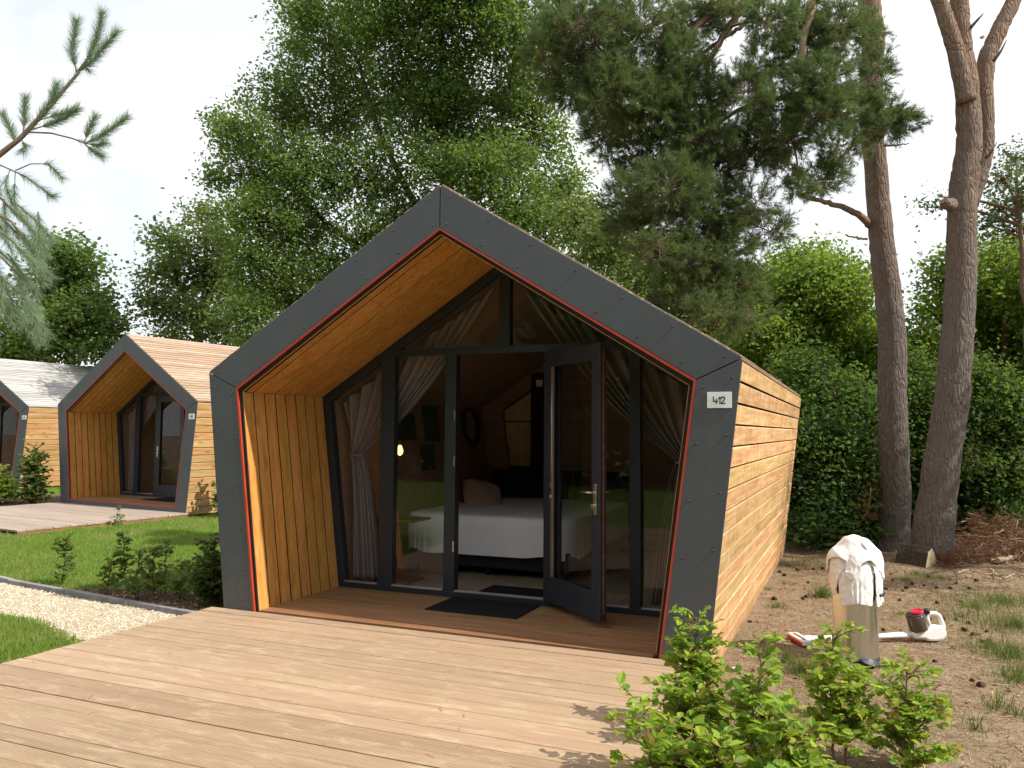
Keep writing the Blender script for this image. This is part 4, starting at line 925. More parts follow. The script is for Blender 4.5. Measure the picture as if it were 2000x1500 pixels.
def pine_crown(blobs, base, per, shoots_len, npn, nl, nw, skel, wood_mb, mat, parent, brown=0.0, up=.35, name='crown'):
    G = blob_pts(blobs, per); B, AX = [], []; SA, SB = [], []
    for c, tips in G:
        w = np.linalg.norm(skel-c, axis=1); j = int(np.argmin(w)); L = w[j]
        if L > .25: wood_mb.tube(bezier(skel[j], c, .12*L)-base, np.linspace(min(.05, .010+.012*L), .008, 6), 6, 0, True, False)
        out = tips-c; d = out/(np.linalg.norm(out, axis=1, keepdims=True)+1e-6)+np.array([0,0,up])+rng.normal(0, .35, out.shape)
        d /= np.linalg.norm(d, axis=1, keepdims=True)
        for q in range(3):
            dd = d+rng.normal(0, .45 if q else .1, d.shape); dd /= np.linalg.norm(dd, axis=1, keepdims=True)
            B.append(tips); AX.append(dd)
        SA += list(c-base+(tips-c)*.0); SB += list(tips-base)
    SA, SB = np.array(SA), np.array(SB); SA = SA+(SB-SA)*rng.uniform(.05, .55, (len(SA), 1))+rng.normal(0, .05, SA.shape); m = (SA+SB)/2+rng.normal(0, .06, SA.shape)
    sticks(wood_mb, SA, m, .0045, .0035); sticks(wood_mb, m, SB, .0035, .002)
    B, AX = np.concatenate(B)-base, np.concatenate(AX); L = shoots_len*rng.uniform(.6, 1.3, len(B))
    sticks(wood_mb, B, B+AX*L[:,None], .002, .0015)
    mb = MB(); needles(mb, B, AX, L, npn, nl, nw); mb.build(name, mat, parent)
# straight pine (left trunk)
D1 = 11.8; b1 = at(1745, 1085, D1); b1 = np.array([b1[0], b1[1], float(gz(b1[0], b1[1]))-.06])
p1 = thing('pine_tree', tuple(b1), 'tall pine with a single straight trunk and drooping green boughs over the cabin roof', 'tree', 'tall pines')
wm = MB()
T1 = px_tube(wm, [(1742,1092),(1745,1040),(1748,960),(1745,860),(1742,760),(1744,660),(1733,560),(1722,480),(1716,400),(1708,300),(1700,220),(1703,140),(1706,70),(1698,0),(1690,-80),(1690,-250),(1680,-420)], D1, [92,72,68,64,62,60,57,53,50,49,50,51,50,48,46,42,34], b1, 22, .004)
tr1 = wm.build('trunk', m_barkp, p1)
wm = MB()
def px_limb(mb, path, D, w0, w1, base):
    pts = np.array([at(px, py, D[i] if np.ndim(D) else D) for i, (px, py) in enumerate(path)]); t_ = np.linspace(0, len(pts)-1, 5*len(pts))
    f = np.stack([np.interp(t_, np.arange(len(pts)), pts[:,k]) for k in range(3)], -1)+rng.normal(0, .006, (len(t_), 3))
    Dm = np.mean(D); mb.tube(f-base, np.linspace(w0, w1, len(f))*Dm/FPX/2, 8); return f
S1 = [px_limb(wm, [(1685,190),(1620,186),(1560,184),(1500,195),(1440,215),(1380,260)], [D1,11.3,10.9,10.6,10.4,10.2], 16, 6, b1),
      px_limb(wm, [(1700,440),(1680,420),(1640,402),(1595,390),(1555,378)], [D1,11.6,11.2,11,10.9], 16, 6, b1), px_limb(wm, [(1695,467),(1672,464),(1650,459)], D1-.1, 5, 3, b1),
      px_limb(wm, [(1690,-60),(1560,-30),(1460,0),(1400,22),(1360,50),(1328,92)], [D1,10.9,10.2,10,9.9,9.8], 22, 10, b1),
      px_limb(wm, [(1455,4),(1430,45),(1405,85),(1384,118),(1380,180),(1392,220)], 10, 16, 7, b1),
      px_limb(wm, [(1500,-10),(1450,50),(1420,70),(1350,120),(1270,200),(1210,260)], [10.3,10.2,10.2,10.1,10,9.9], 10, 4, b1),
      px_limb(wm, [(1460,-5),(1330,20),(1240,70),(1170,130)], [10.2,10,9.9,9.8], 12, 5, b1),
      px_limb(wm, [(1384,160),(1390,240),(1375,330),(1350,420),(1345,520)], 9.9, 8, 3, b1),
      px_limb(wm, [(1700,20),(1660,10),(1620,30),(1580,80)], [D1,11.4,11.1,10.9], 7, 3, b1), px_limb(wm, [(1690,250),(1650,300),(1610,350)], [D1,11.3,10.9], 6, 3, b1),
      px_limb(wm, [(1712,285),(1750,284),(1775,280)], D1-.1, 6, 2, b1), px_limb(wm, [(1710,230),(1740,220),(1775,225)], [D1,11.3,11], 7, 3, b1)]
wm2 = MB(); S1.append(px_limb(wm2, [(1600,-30),(1588,10),(1570,70),(1565,130),(1573,185),(1565,200),(1550,230),(1543,265)], 9.9, 17, 5, b1)); wm2.build('dead_limb', m_dryw, p1)
pb = [(1150,60,90,75),(1250,60,105,75),(1120,150,50,65),(1190,180,75,60),(1260,200,85,65),(1340,190,80,65),(1180,260,45,50),(1270,290,85,65),(1370,270,70,55),(1400,330,70,50),(1300,370,85,55),(1230,400,55,50),(1235,450,50,32),
      (1380,420,80,55),(1345,500,70,45),(1415,490,60,50),(1480,280,60,42),(1535,270,55,34),(1540,325,45,22,.7),(1455,180,50,50,.8),(1505,130,45,55,.8),(1580,90,60,60,.8),(1635,55,50,50,.8),(1600,160,60,40),(1600,215,60,40),
      (1640,290,40,32),(1605,350,45,32),(1560,365,30,20),(1470,400,40,40,.6),(1500,450,40,40,.6),(1450,560,50,40,.7),(1380,560,60,40,.7),(1320,120,60,50,.8),(1400,615,60,35,.5),(1310,590,50,35,.4),(1470,620,50,35,.35),(1060,110,35,50,.6),(1350,45,60,42,.8),(1500,45,55,40,.7),(1420,20,50,35,.6),(1680,75,36,48,.8),(1560,40,50,35,.8),(1280,480,50,40,.5),(1090,40,50,50,.7),(1520,215,50,35)]
pb = [(b[0], b[1], b[2], b[3], 10+rng.uniform(-.7, .8), b[4] if len(b) > 4 else 1.0) for b in pb]
pb += [(1660,215,55,40,10.7),(1700,170,30,40,10.6,.4),(1740,225,42,40,10.9),(1750,245,40,26,10.9),(1715,140,30,40,11,.5),(1700,260,30,30,10.6,.5)]
pine_crown(pb, b1, 116, .17, 44, .072, .0050, np.concatenate(S1), wm, m_pine, p1)
wm.build('limb', m_twigp, p1)
# forked pine (right trunk)
D2 = 10.7; b2 = at(1820, 1098, D2); b2 = np.array([b2[0], b2[1], float(gz(b2[0], b2[1]))-.06])
p2 = thing('pine_tree', tuple(b2), 'stout forked pine on the far side, its leaning trunk splitting into three stems', 'tree', 'tall pines')
wm = MB()
px_tube(wm, [(1815,1104),(1822,1050),(1832,960),(1843,880),(1857,800),(1866,700),(1874,600),(1878,500),(1878,420),(1884,350),(1893,290),(1892,220),(1886,150),(1878,90),(1874,20),(1870,-80),(1865,-260)], D2, [104,88,80,76,74,70,66,63,62,60,54,52,50,44,40,36,30], b2, 22, .004)
px_tube(wm, [(1888,200),(1872,120),(1855,60),(1838,10),(1815,-40),(1780,-160)], D2-.08, [40,38,36,33,30,24], b2, 16, .003)
px_tube(wm, [(1893,400),(1912,340),(1924,290),(1925,220),(1920,160),(1928,110),(1946,70),(1966,30),(1990,-20),(2030,-140)], D2+.12, [38,40,38,38,40,38,36,34,30,24], b2, 16, .003)
wm.tube(np.array([at(1858,400,D2-.2), at(1846,398,D2-.3), at(1842,392,D2-.32)])-b2, [.09,.07,.05], 10)
for a, c, d in (((1895,55),(1910,38),(1921,26)), ((1920,72),(1917,74),(1914,72)), ((1940,120),(1955,100),(1966,78)), ((1925,310),(1935,298),(1947,278))): wm.tube(np.array([at(*a, D2-.1), at(*c, D2-.15), at(*d, D2-.2)])-b2, [.022,.016,.006], 6)
wm.build('trunk', m_barkp, p2)
wm = MB(); sk = np.array([at(1870, -200, D2), at(1790, -160, D2), at(2030, -140, D2)])
pine_crown([(1880,-300,90,70,D2),(1760,-220,90,60,D2-1),(2040,-220,90,70,D2+1)], b2, 60, .16, 18, .08, .006, sk, wm, m_pine, p2); wm.build('limb', m_twigp, p2)

# young pine beside the camera: shoots reach in from the left
D3 = 4.6; b3 = at(-330, 900, D3); b3 = np.array([b3[0], b3[1], float(gz(b3[0], b3[1]))-.05])
p3 = thing('pine_tree', tuple(b3), 'young blue-green pine reaching in from the left picture edge', 'tree')
wm = MB(); tr = [b3]+[at(px, py, D3) for px, py in ((-325,700),(-330,500),(-320,250),(-325,-100))]
wm.tube(np.array(tr)-b3, [.09,.075,.06,.045,.02], 12); wm.build('trunk', m_barkp, p3)
wm = MB(); nm = MB(); SB_, SA_, SL_ = [], [], []
def spray(path, w0, w1, need_from=.0, nl=.075, dens=150, D=D3, curve=True):
    """one needle-clad shoot along photo points"""
    pts = np.array([at(px, py, D) for px, py in path]); m = 8*len(pts); t_ = np.linspace(0, len(pts)-1, m)
    f = np.stack([np.interp(t_, np.arange(len(pts)), pts[:,k]) for k in range(3)], -1); wm.tube(f-b3, np.linspace(w0, w1, m)*.62*D/FPX/2, 6)
    k0 = int(m*need_from); seg = f[k0:]
    for i in range(len(seg)-1):
        d = seg[i+1]-seg[i]; L = np.linalg.norm(d); n = max(1, int(dens*L*24))
        needles(nm, (seg[i]-b3)[None], d[None], L, n, nl, .0019, (.40, .95), 0.0)
spray([(-320,560),(-150,420),(-30,325),(40,270),(100,205),(155,140)], 26, 8, .62, dens=40)
spray([(150,142),(175,110),(190,70),(200,25)], 7, 4, .25); spray([(150,142),(140,100),(146,65),(150,40)], 6, 3, .1); spray([(155,138),(185,115),(205,90),(228,62)], 7, 3, .1)
spray([(150,142),(165,130),(175,140)], 5, 3, .2, dens=90)
spray([(55,255),(90,245),(125,232),(152,212)], 5, 3, .25); spray([(70,240),(95,205),(110,185)], 5, 3, .1); spray([(100,210),(105,185),(112,165)], 5, 3, .2); spray([(75,235),(110,225),(140,215)], 4, 3, .3)
spray([(30,280),(20,250),(5,222)], 5, 3, .1); spray([(45,262),(48,225),(50,190)], 5, 3, .2); spray([(40,270),(50,285),(45,295)], 4, 2, .2)
spray([(55,258),(100,260),(140,270),(168,280)], 6, 5, .75, dens=50); spray([(165,280),(190,270),(220,250),(248,228)], 5, 3, .1); spray([(165,278),(175,250),(188,228)], 4, 2, .15); spray([(165,280),(180,295),(200,305)], 4, 2, .2); spray([(168,280),(190,285),(205,278)], 4, 2, .2)
spray([(-60,300),(0,322),(50,345),(95,378)], 6, 4, .55, dens=60); spray([(30,333),(60,320),(95,320),(122,348)], 4, 3, .55, dens=90); spray([(90,375),(98,382),(105,384)], 4, 3, .1); spray([(20,330),(10,360),(25,400)], 3, 2, .2, dens=70); spray([(30,335),(28,370),(30,410)], 3, 2, .3, dens=70); spray([(0,325),(-10,350),(0,380)], 3, 2, .2, dens=70)
for k in range(5):
    for st in range(11):
        x0 = -70+st*19+rng.uniform(-9, 9); y0 = 392+k*44+st*4+rng.uniform(-12, 12); dx = rng.uniform(-6, 62); L = rng.uniform(34, 88)
        if x0+dx > 112-max(0, y0-520)*.25 or y0+L > 705: continue
        spray([(x0-dx*.4,y0-10),(x0+dx*.3,y0+L*.35),(x0+dx,y0+L)], 6, 3, .05, D=D3+rng.uniform(-.45, .45), dens=70)
for pth in ([(-320,330),(-150,340),(0,385),(40,430),(90,470)], [(-320,480),(-150,450),(0,500),(60,560)], [(-320,560),(-120,560),(0,600),(70,660)], [(-320,330),(-120,370),(20,430),(60,480)]): spray(pth, 12, 4, .8, dens=60)
nm.build('crown', m_pineL, p3); wm.build('limb', m_twigp, p3)
# ------------------------------------------------------------------ saplings
def sapling(label, base, height, lean, mat, n_br, leaf, spread, group, seed, fill=1.0, low=.1, name='sapling', cat='sapling', stems=1):
    global rng
    keep = rng; rng = np.random.default_rng(seed)
    root = thing(name, tuple(base), label, cat, group); wm, lm = MB(), MB()
    for si in range(stems):
        off = np.array([rng.normal(0, .05), rng.normal(0, .05), 0]) if si else np.zeros(3); hh = height*(1 if si == 0 else rng.uniform(.55, .9))
        top = np.array([lean[0]*hh, lean[1]*hh, hh])+off*2
        st = bezier(off+[0,0,-.04], top, 0, 10); st[1:-1] += rng.normal(0, .008, (8, 3)); wm.tube(st, np.linspace(.008, .0025, 10), 6)
        for b in range(n_br):
            f = rng.uniform(low, 1)**.9; p = np.array([np.interp(f*9, np.arange(10), st[:,k]) for k in range(3)])
            a = rng.uniform(0, 6.283); L = spread*rng.uniform(.5, 1.1)*(1.05-.55*f); el = rng.uniform(.1, .75)
            d = np.array([math.cos(a)*math.cos(el), math.sin(a)*math.cos(el), math.sin(el)]); q = bezier(p, p+d*L, .03, 5); wm.tube(q, np.linspace(.0035, .0012, 5), 4)
            n = max(3, int(fill*L/leaf*3.2)); t_ = rng.uniform(.15, 1, n)
            P = np.stack([np.interp(t_*4, np.arange(5), q[:,k]) for k in range(3)], -1)
            side = np.cross(d, [0,0,1.0]); side /= np.linalg.norm(side); sgn = np.sign(rng.normal(size=n))[:,None]
            D = d*.55+side*sgn*.8+rng.normal(0, .35, (n, 3)); N = np.array([0,0,1.0])+rng.normal(0, .5, (n, 3))
            stamp(lm, LEAF2, P, D, N, leaf*rng.uniform(.4, 1.3, n))
    wm.build('stem', m_twig, root); lm.build('foliage', mat, root)
    rng = keep
    return root
def gp(px, py): p = on_ground(px, py); return np.array([p[0], p[1], float(gz(p[0], p[1]))])
G1 = 'young beech plants along the right side of the deck'
sapling('low beech sapling at the deck corner, with one bare shoot rising above the deck boards', (2.20, -1.90, -.15), .46, (-.30, .02), m_beech, 24, .058, .32, G1, 5, 1.0, .25, stems=3)
sapling('dense bright sapling right at the frame corner of cabin 412, pale small leaves', (2.20, -1.28, -.15), .72, (-.02, .08), m_beech, 66, .047, .25, G1, 6, 1.25, .12, stems=3)
sapling('broad-leaved beech sapling beside the dense one, larger leaves', (2.52, -1.42, -.15), .66, (.0, .1), m_beech, 48, .056, .28, G1, 7, 1.05, .12, stems=2)
sapling('tall beech sapling in front of the towel-covered bin', (2.86, -1.10, -.15), .66, (-.02, .1), m_beech, 54, .046, .27, G1, 8, 1.2, .2, stems=2)
sapling('beech sapling closest to the bare sand, with spreading side twigs', (3.16, -1.02, -.15), .50, (.05, .08), m_beech, 46, .045, .30, G1, 9, 1.15, .12, stems=2)
sapling('low leafy beech between the two middle saplings, mostly below the picture edge', (2.66, -1.75, -.15), .42, (0, .1), m_beech, 44, .056, .29, G1, 10, 1.1, .1, stems=3)
sapling('small beech at the very bottom edge, right of the deck corner', (2.40, -1.95, -.15), .36, (0, .05), m_beech, 44, .058, .24, G1, 12, 1.1, .1, stems=2)
G2 = 'young hedge plants behind the kerb'
for i, (px, py, h, n, s, lab) in enumerate(((118,1150,.50,30,.17,'leafy sapling standing alone on the lawn edge, farthest from cabin 412'), (205,1168,.40,18,.10,'thin sapling in the soil bed, next after the one alone on the lawn edge'), (240,1160,.62,26,.12,'tallest thin sapling of the row behind the kerb'),
        (262,1185,.50,22,.13,'sapling between the tallest one and the bushy pair, slightly nearer the kerb'), (300,1172,.46,30,.14,'bushy sapling in the middle of the soil bed'), (320,1160,.50,20,.12,'sapling with a bare upper shoot beside the bushy middle one'), (352,1178,.32,20,.16,'low spreading plant in the soil bed'),
        )):
    sapling(lab, gp(px, py), h, (rng.normal(0, .06), rng.normal(0, .06)), m_beechd, int(n*1.7), .055, s*1.15, G2, 30+i, 1.1, .12)
sapling('dark bushy plant against the grey front corner of cabin 412', gp(402, 1190), .62, (0, .05), m_hedge, 70, .05, .22, G2, 41, 1.1, .12, stems=4)
sapling('second dark plant beside the grey corner, with reddish low leaves', gp(424, 1180), .40, (0, .05), m_beechd, 40, .05, .2, G2, 42, 1.1, .1, stems=3)
G3 = 'shrubs beside the neighbouring cabins'
sapling('tall upright green shrub in front of the side boards of the closed-door cabin', (*in_cabin(cab2, (2.75, .35, 0))[:2], -.14), 1.1, (0, 0), m_oak2, 60, .10, .36, G3, 51, .9, .05, 'shrub', 'shrub', 3)
c = in_cabin(cab2, (-2.55, -.35, 0)); sapling('upright green shrub at the far front corner of the closed-door cabin', (*c[:2], -.14), 1.25, (0, 0), m_oak2, 70, .10, .42, G3, 52, .9, .05, 'shrub', 'shrub', 4)
c = in_cabin(cab2, (-3.7, -.5, 0)); sapling('yellow-green bushy shrub near the left picture edge', (*c[:2], -.14), .72, (0, 0), m_yshrub, 90, .09, .5, G3, 53, 1.1, .05, 'shrub', 'shrub', 5)
c = in_cabin(cab2, (-3.0, -.95, 0)); sapling('low green shrub in front of the upright shrub by the closed-door cabin', (*c[:2], -.14), .5, (0, 0), m_bright, 60, .08, .42, G3, 54, 1.0, .05, 'shrub', 'shrub', 4)
c = in_cabin(cab2, (-4.6, -.6, 0)); sapling('pale yellowish low shrub cut off by the left picture edge', (*c[:2], -.14), .66, (0, 0), m_yshrub, 70, .09, .5, G3, 55, 1.0, .05, 'shrub', 'shrub', 4)
c = in_cabin(cab2, (2.3, -1.6, 0)); sapling('small shrub growing on the lawn beside the grey deck corner', (*c[:2], -.14), .3, (0, 0), m_beechd, 18, .05, .15, G3, 56, 1.0, .05, 'shrub', 'shrub', 1)

# ------------------------------------------------------------------ bin with towels
bc = on_ground(1672, 1296, -.14); bx, by = bc[0], bc[1]+.10; bz = float(gz(bx, by)); BR, BH = .156, .60
bn = thing('pedal_bin', (bx, by, bz), 'shiny steel pedal bin standing on the sand, mostly hidden by white towels', 'bin')
mb = MB(); mb.lathe([(BR,.03),(BR+.001,.035),(BR,.045),(BR,BH-.02),(BR+.002,BH-.015),(BR,BH-.01)], (0,0,0), 64); mb.build('body', m_bin, bn)
mb = MB(); mb.lathe([(BR+.006,.0),(BR+.007,.012),(BR+.006,.028),(BR-.01,.0295)], (0,0,0), 48); mb.build('base', m_rubber, bn)
mb = MB(); mb.lathe([(BR+.006,BH-.012),(BR+.007,BH+.02),(BR-.004,BH+.03)], (0,0,0), 48); mb.build('rim', m_rubber, bn)
mb = MB(); mb.lathe([(BR-.006,BH+.028),(BR-.02,BH+.045),(BR*.6,BH+.065),(.0,BH+.072)], (0,0,0), 48); mb.build('lid', m_bin, bn)
dv = np.array([math.cos(R(-62)), math.sin(R(-62)), 0]); sv = np.array([-dv[1], dv[0], 0])
mb = MB(); pr = [(.12,-.05),(.22,-.055),(.27,-.04),(.285,0),(.27,.04),(.22,.055),(.12,.05)]; n = len(pr)
mb.add([dv*a+sv*b+[0,0,.012-.02*(a-.12)] for a, b in pr]+[dv*a+sv*b+[0,0,.034-.05*(a-.12)] for a, b in pr], [[i,(i+1)%n,(i+1)%n+n,i+n] for i in range(n)]); mb.F.append((np.array([list(range(n,2*n))])+mb.n-2*n,0,False)); mb.F.append((np.array([list(range(n-1,-1,-1))])+mb.n-2*n,0,False)); mb.build('pedal', m_rubber, bn, .003)
hv = np.array([.96, -.28, 0]); hn = np.array([.28, .96, 0])
mb = MB(); mb.tube([hv*(BR+.002)+[0,0,BH-.12]-hn*.05, hv*(BR+.035)+[0,0,BH-.11]-hn*.045, hv*(BR+.04)+[0,0,BH-.11], hv*(BR+.035)+[0,0,BH-.11]+hn*.045, hv*(BR+.002)+[0,0,BH-.12]+hn*.05], .012, 8); mb.build('handle', m_rubber, bn)

def drape(cx, cy, ztop, rad, size, ang, shift, n, seed, heap, steps=230, squash=.86, floor=-.1):
    """a towel dropped on a round bin: springs solved in numpy, so the folds are real folds"""
    q = np.random.default_rng(seed); u = np.linspace(-.5, .5, n); m = int(n*size[1]/size[0]); v = np.linspace(-.5, .5, m)
    U, V = np.meshgrid(u*size[0], v*size[1], indexing='ij'); rest_u, rest_v = size[0]/(n-1), size[1]/(m-1)
    wob = lambda f, p: sum(np.sin(U*q.normal(0, f)+V*q.normal(0, f)+q.uniform(0, 6.3)) for _ in range(6))/6*p
    X, Yy = U*squash+wob(22, .09)+shift[0], V*squash+wob(22, .09)+shift[1]; ca, sa = math.cos(ang), math.sin(ang)
    Pt = np.stack([cx+ca*X-sa*Yy, cy+sa*X+ca*Yy, np.full_like(X, ztop+.30)+wob(30, .14)], -1); Pv = Pt.copy()
    sph = [(np.array([cx+a, cy+b, ztop+c]), r) for a, b, c, r in heap]
    def solve(A, B, L, k):
        d = B-A; l = np.linalg.norm(d, axis=-1, keepdims=True)+1e-9; c = d*(1-L/l)*.5*k; A += c; B -= c
    dg = math.hypot(rest_u, rest_v)
    pin = (np.hypot(U+shift[0], V+shift[1]) < .07); anchor = Pt[pin][:,:2].copy()
    for st in range(steps):
        vel = (Pt-Pv)*.965; Pv = Pt.copy(); Pt = Pt+vel+np.array([0,0,-9.8])*(1/60.)**2*.6
        for it in range(12):
            for o in (0, 1):
                a = Pt[o:-1:2]; b = Pt[o+1::2]; k = min(len(a), len(b)); solve(a[:k], b[:k], rest_u, 1)
                a = Pt[:,o:-1:2]; b = Pt[:,o+1::2]; k = min(a.shape[1], b.shape[1]); solve(a[:,:k], b[:,:k], rest_v, 1)
            if it % 3 == 0:
                for o in (0, 1):
                    a = Pt[o:-1:2,:-1]; b = Pt[o+1::2,1:]; k = min(len(a), len(b)); solve(a[:k], b[:k], dg, .5)
                    a = Pt[o:-1:2,1:]; b = Pt[o+1::2,:-1]; k = min(len(a), len(b)); solve(a[:k], b[:k], dg, .5)
                for o in (0, 1, 2, 3):
                    a = Pt[o:-2:4]; b = Pt[o+2::4]; k = min(len(a), len(b)); solve(a[:k], b[:k], 2*rest_u, .02)
                    a = Pt[:,o:-2:4]; b = Pt[:,o+2::4]; k = min(a.shape[1], b.shape[1]); solve(a[:,:k], b[:,:k], 2*rest_v, .02)
            # collide
            d = Pt[...,:2]-[cx, cy]; r = np.linalg.norm(d, axis=-1); hit = (r < rad) & (Pt[...,2] < ztop)
            top = hit & (ztop-Pt[...,2] < .05) & (rad-r > .012); side = hit & ~top
            Pt[top, 2] = ztop
            if side.any(): Pt[side, :2] = np.array([cx, cy])+d[side]/r[side][:,None]*rad
            Pv[hit] = Pv[hit]*.3+Pt[hit]*.7
            for c, rr in sph:
                dd = Pt-c; l = np.linalg.norm(dd, axis=-1); h = l < rr
                if h.any(): Pt[h] = c+dd[h]/l[h][:,None]*rr; Pv[h] = Pv[h]*.4+Pt[h]*.6
            Pt[pin,:2] = Pt[pin,:2]*.2+anchor*.8; Pt[...,2] = np.maximum(Pt[...,2], floor)
    return Pt
zt = bz+BH+.03
heap = [(0,0,.04,.12),(-.07,-.03,.05,.095),(.08,.01,.06,.09),(.03,-.07,.05,.085),(-.04,.0,.11,.075),(.05,.02,.125,.07),(.0,-.02,.175,.048),(-.02,.08,.05,.09)]
def crease(P, amp, seed):
    q = np.random.default_rng(seed); dz = np.zeros(P.shape[:2])
    for _ in range(26):
        k = q.normal(0, 34, 3); dz += np.abs(np.sin(P@k+q.uniform(0, 6.3)))**.6*q.uniform(.3, 1)
    n = np.cross(np.gradient(P, axis=0), np.gradient(P, axis=1)); n /= np.linalg.norm(n, axis=-1, keepdims=True)+1e-9
    return P+n*((dz-dz.mean())*amp)[...,None]
for i, (size, ang, shift, grow, sq, seed, steps, lab) in enumerate((
        ((.60, .27), R(-84), (.10, .0), 0, .80, 3, 230, 'white towel hanging down the front of the bin in long folds'),
        ((.30, .28), R(178), (.08, .02), .010, .72, 8, 200, 'white towel flaring out over the cabin side of the bin top'),
        ((.46, .15), R(-2), (.13, .0), .018, .7, 21, 210, 'white towel with a long pointed end dropping on the vacuum side of the bin'),
        ((.46, .46), R(40), (.0, -.01), .026, .52, 33, 80, 'white towel crumpled into the peak on top of the others'))):
    P = drape(bx, by, zt+grow, BR+.012+grow, size, ang, shift, 64, seed, [(a, b, c, r+grow) for a, b, c, r in heap], steps, sq)
    mb = MB(); mb.grid(crease(P, .0022, seed)); tag(mb.build('towel', m_towel, None, 0, 1, .006), lab, 'towel', 'white towels thrown on the bin')

# ------------------------------------------------------------------ vacuum cleaner lying on the sand
va = on_ground(1545, 1260, -.14); vb = on_ground(1840, 1255, -.14); ve = (vb-va)/np.linalg.norm(vb-va); vn = np.array([-ve[1], ve[0], 0])
def vp(px, py):
    d = at(px, py, 1)-CAM; t_ = ((va-CAM)@vn)/(d@vn); p = CAM+d*t_; return np.array([(p-va)@ve, p[2]])
def z6(zx, zy): return vp(1500+zx/4.285, 1000+zy/4.285)
vz = float(gz(va[0], va[1]))
low = min(z6(1440,1112)[1], z6(1210,1100)[1]); dz = vz+.004-low
vac = thing('vacuum_cleaner', (va[0], va[1], 0), 'white stick vacuum cleaner with red-capped dust cup lying on the sand', 'vacuum cleaner', None, math.atan2(ve[1], ve[0]))
def vprism(mb, zs, half, taper=0): P = [tuple(z6(*z)+[0, dz]) for z in zs]; mb.prism(P, -half, half)
mb = MB(); vprism(mb, [(1190,1040),(1260,1032),(1330,1010),(1390,985),(1440,990),(1478,1030),(1478,1072),(1445,1108),(1385,1120),(1325,1118),(1290,1100),(1200,1098)], .042); mb.build('body', m_vac, vac, .02)
loop = [(1345,990),(1330,930),(1338,898),(1368,890),(1405,892),(1432,912),(1448,950),(1465,1000),(1462,1030)]
mb = MB(); L = [z6(*z)+[0, dz] for z in loop]; mb.tube([(a, 0, z) for a, z in L], [.022,.018,.016,.016,.017,.018,.019,.021,.022], 12); mb.build('handle', m_vac, vac)
a0, a1 = z6(1265,1030)+[0,dz], z6(1232,905)+[0,dz]; axv = np.array([a1[0]-a0[0], 0, a1[1]-a0[1]]); H = np.linalg.norm(axv); rc = .072
mb = MB(); mb.lathe([(rc*.96,0),(rc,.004),(rc,H*.92),(rc*.97,H)], (a0[0],0,a0[1]), 36, 0, True, axv); mb.build('dust_cup', m_smoke, vac)
mb = MB(); mb.lathe([(rc*.97,H),(rc*.985,H+.006),(rc*.93,H+.012),(rc*.4,H+.013)], (a0[0],0,a0[1]), 36, 0, True, axv); mb.build('cup_rim', m_rubber, vac)
off = np.array([.022, 0, .0]); mb = MB(); mb.lathe([(rc*.70,H+.008),(rc*.70,H+.030),(rc*.62,H+.036),(rc*.56,H+.030),(.0,H+.030)], np.array([a0[0],0,a0[1]])+off, 32, 0, True, axv); mb.build('red_cap', m_vacred, vac)
mb = MB(); p = z6(1325,872)+[0,dz]; mb.lathe([(.026,-.02),(.026,.012),(.02,.018)], (p[0],0,p[1]), 20, 0, True, axv); mb.build('motor_cover', m_rubber, vac)
mb = MB(); s0, s1 = z6(560,1120)[0], z6(1210,1068)[0]; zb_ = vz+.032; mb.tube([(s0,0,zb_),(s0*.5+s1*.5,0,zb_+.004),(s1,0,zb_+.022)], [.017,.018,.024], 16); mb.build('tube', m_vac, vac)
hd = MB(); hs = z6(250,1110)[0]; hd.box((hs-.03,-.15,vz+.006), (hs+.06,.13,vz+.05)); hd.tube([(hs+.05,-.01,vz+.03),(hs+.12,-.005,vz+.032),(s0+.02,0,zb_)], [.03,.02,.018], 12); hob = hd.build('floor_head', m_vac, vac, .012)
mb = MB(); mb.box((hs-.005,-.11,vz+.0495), (hs+.02,.09,vz+.0525)); mb.build('slot', m_copper, hob)
mb = MB(); mb.box((hs-.034,-.14,vz+.01), (hs-.0295,.12,vz+.035)); mb.build('front_lip', m_vacred, hob)

# ------------------------------------------------------------------ cones, paper, logs, dead branches
cone = MB(); rows = []
for i, f in enumerate(np.linspace(0, 1, 15)):
    th = np.linspace(0, 2*math.pi, 16, endpoint=False); r = .019*math.sin(math.pi*min(1, .12+f*.88))**.7*(1+.28*np.sin(th*8+i*math.pi)*(1 if i % 2 else -.4)); rows.append(np.stack([r*np.cos(th), r*np.sin(th), np.full(16, (f-.5)*.052+.004*(i % 2))], -1))
cone.grid(np.array(rows), wrap=True)
cz = [(375,740),(580,720),(595,625),(525,540),(410,555),(215,900),(1085,940),(1190,760),(1210,680),(1145,615),(1270,640),(1430,665),(1520,670),(1435,775),(1590,760),(1690,625),(1645,670),(1480,880),(1560,885),(1605,945),(1760,960),(1670,990),(1775,1030),(1420,1165),(1720,1305),(630,525),(690,520),(1665,1270),(440,580),(1100,670),(1620,955),(1350,650),(1235,665),(560,735),(1300,560),(1375,590),(1560,640),(1640,905),(1735,1035),(900,520)]
first = None
for i, (a, b) in enumerate(cz):
    p = on_ground(1400+a*.3, 950+b*.3)
    if first is None: o = first = cone.build('pine_cone', m_cone)
    else: o = first.copy(); COL.objects.link(o)
    s = rng.uniform(.65, 1.1); o.scale = (s, s, s)
    o.location = (p[0], p[1], float(gz(p[0], p[1]))+.014*s); o.rotation_euler = (R(90)+rng.normal(0, .3), rng.uniform(0, 6), rng.uniform(0, 6))
    tag(o, 'small dark brown pine cone lying on the bare sandy soil', 'pine cone', 'pine cones scattered on the sand')
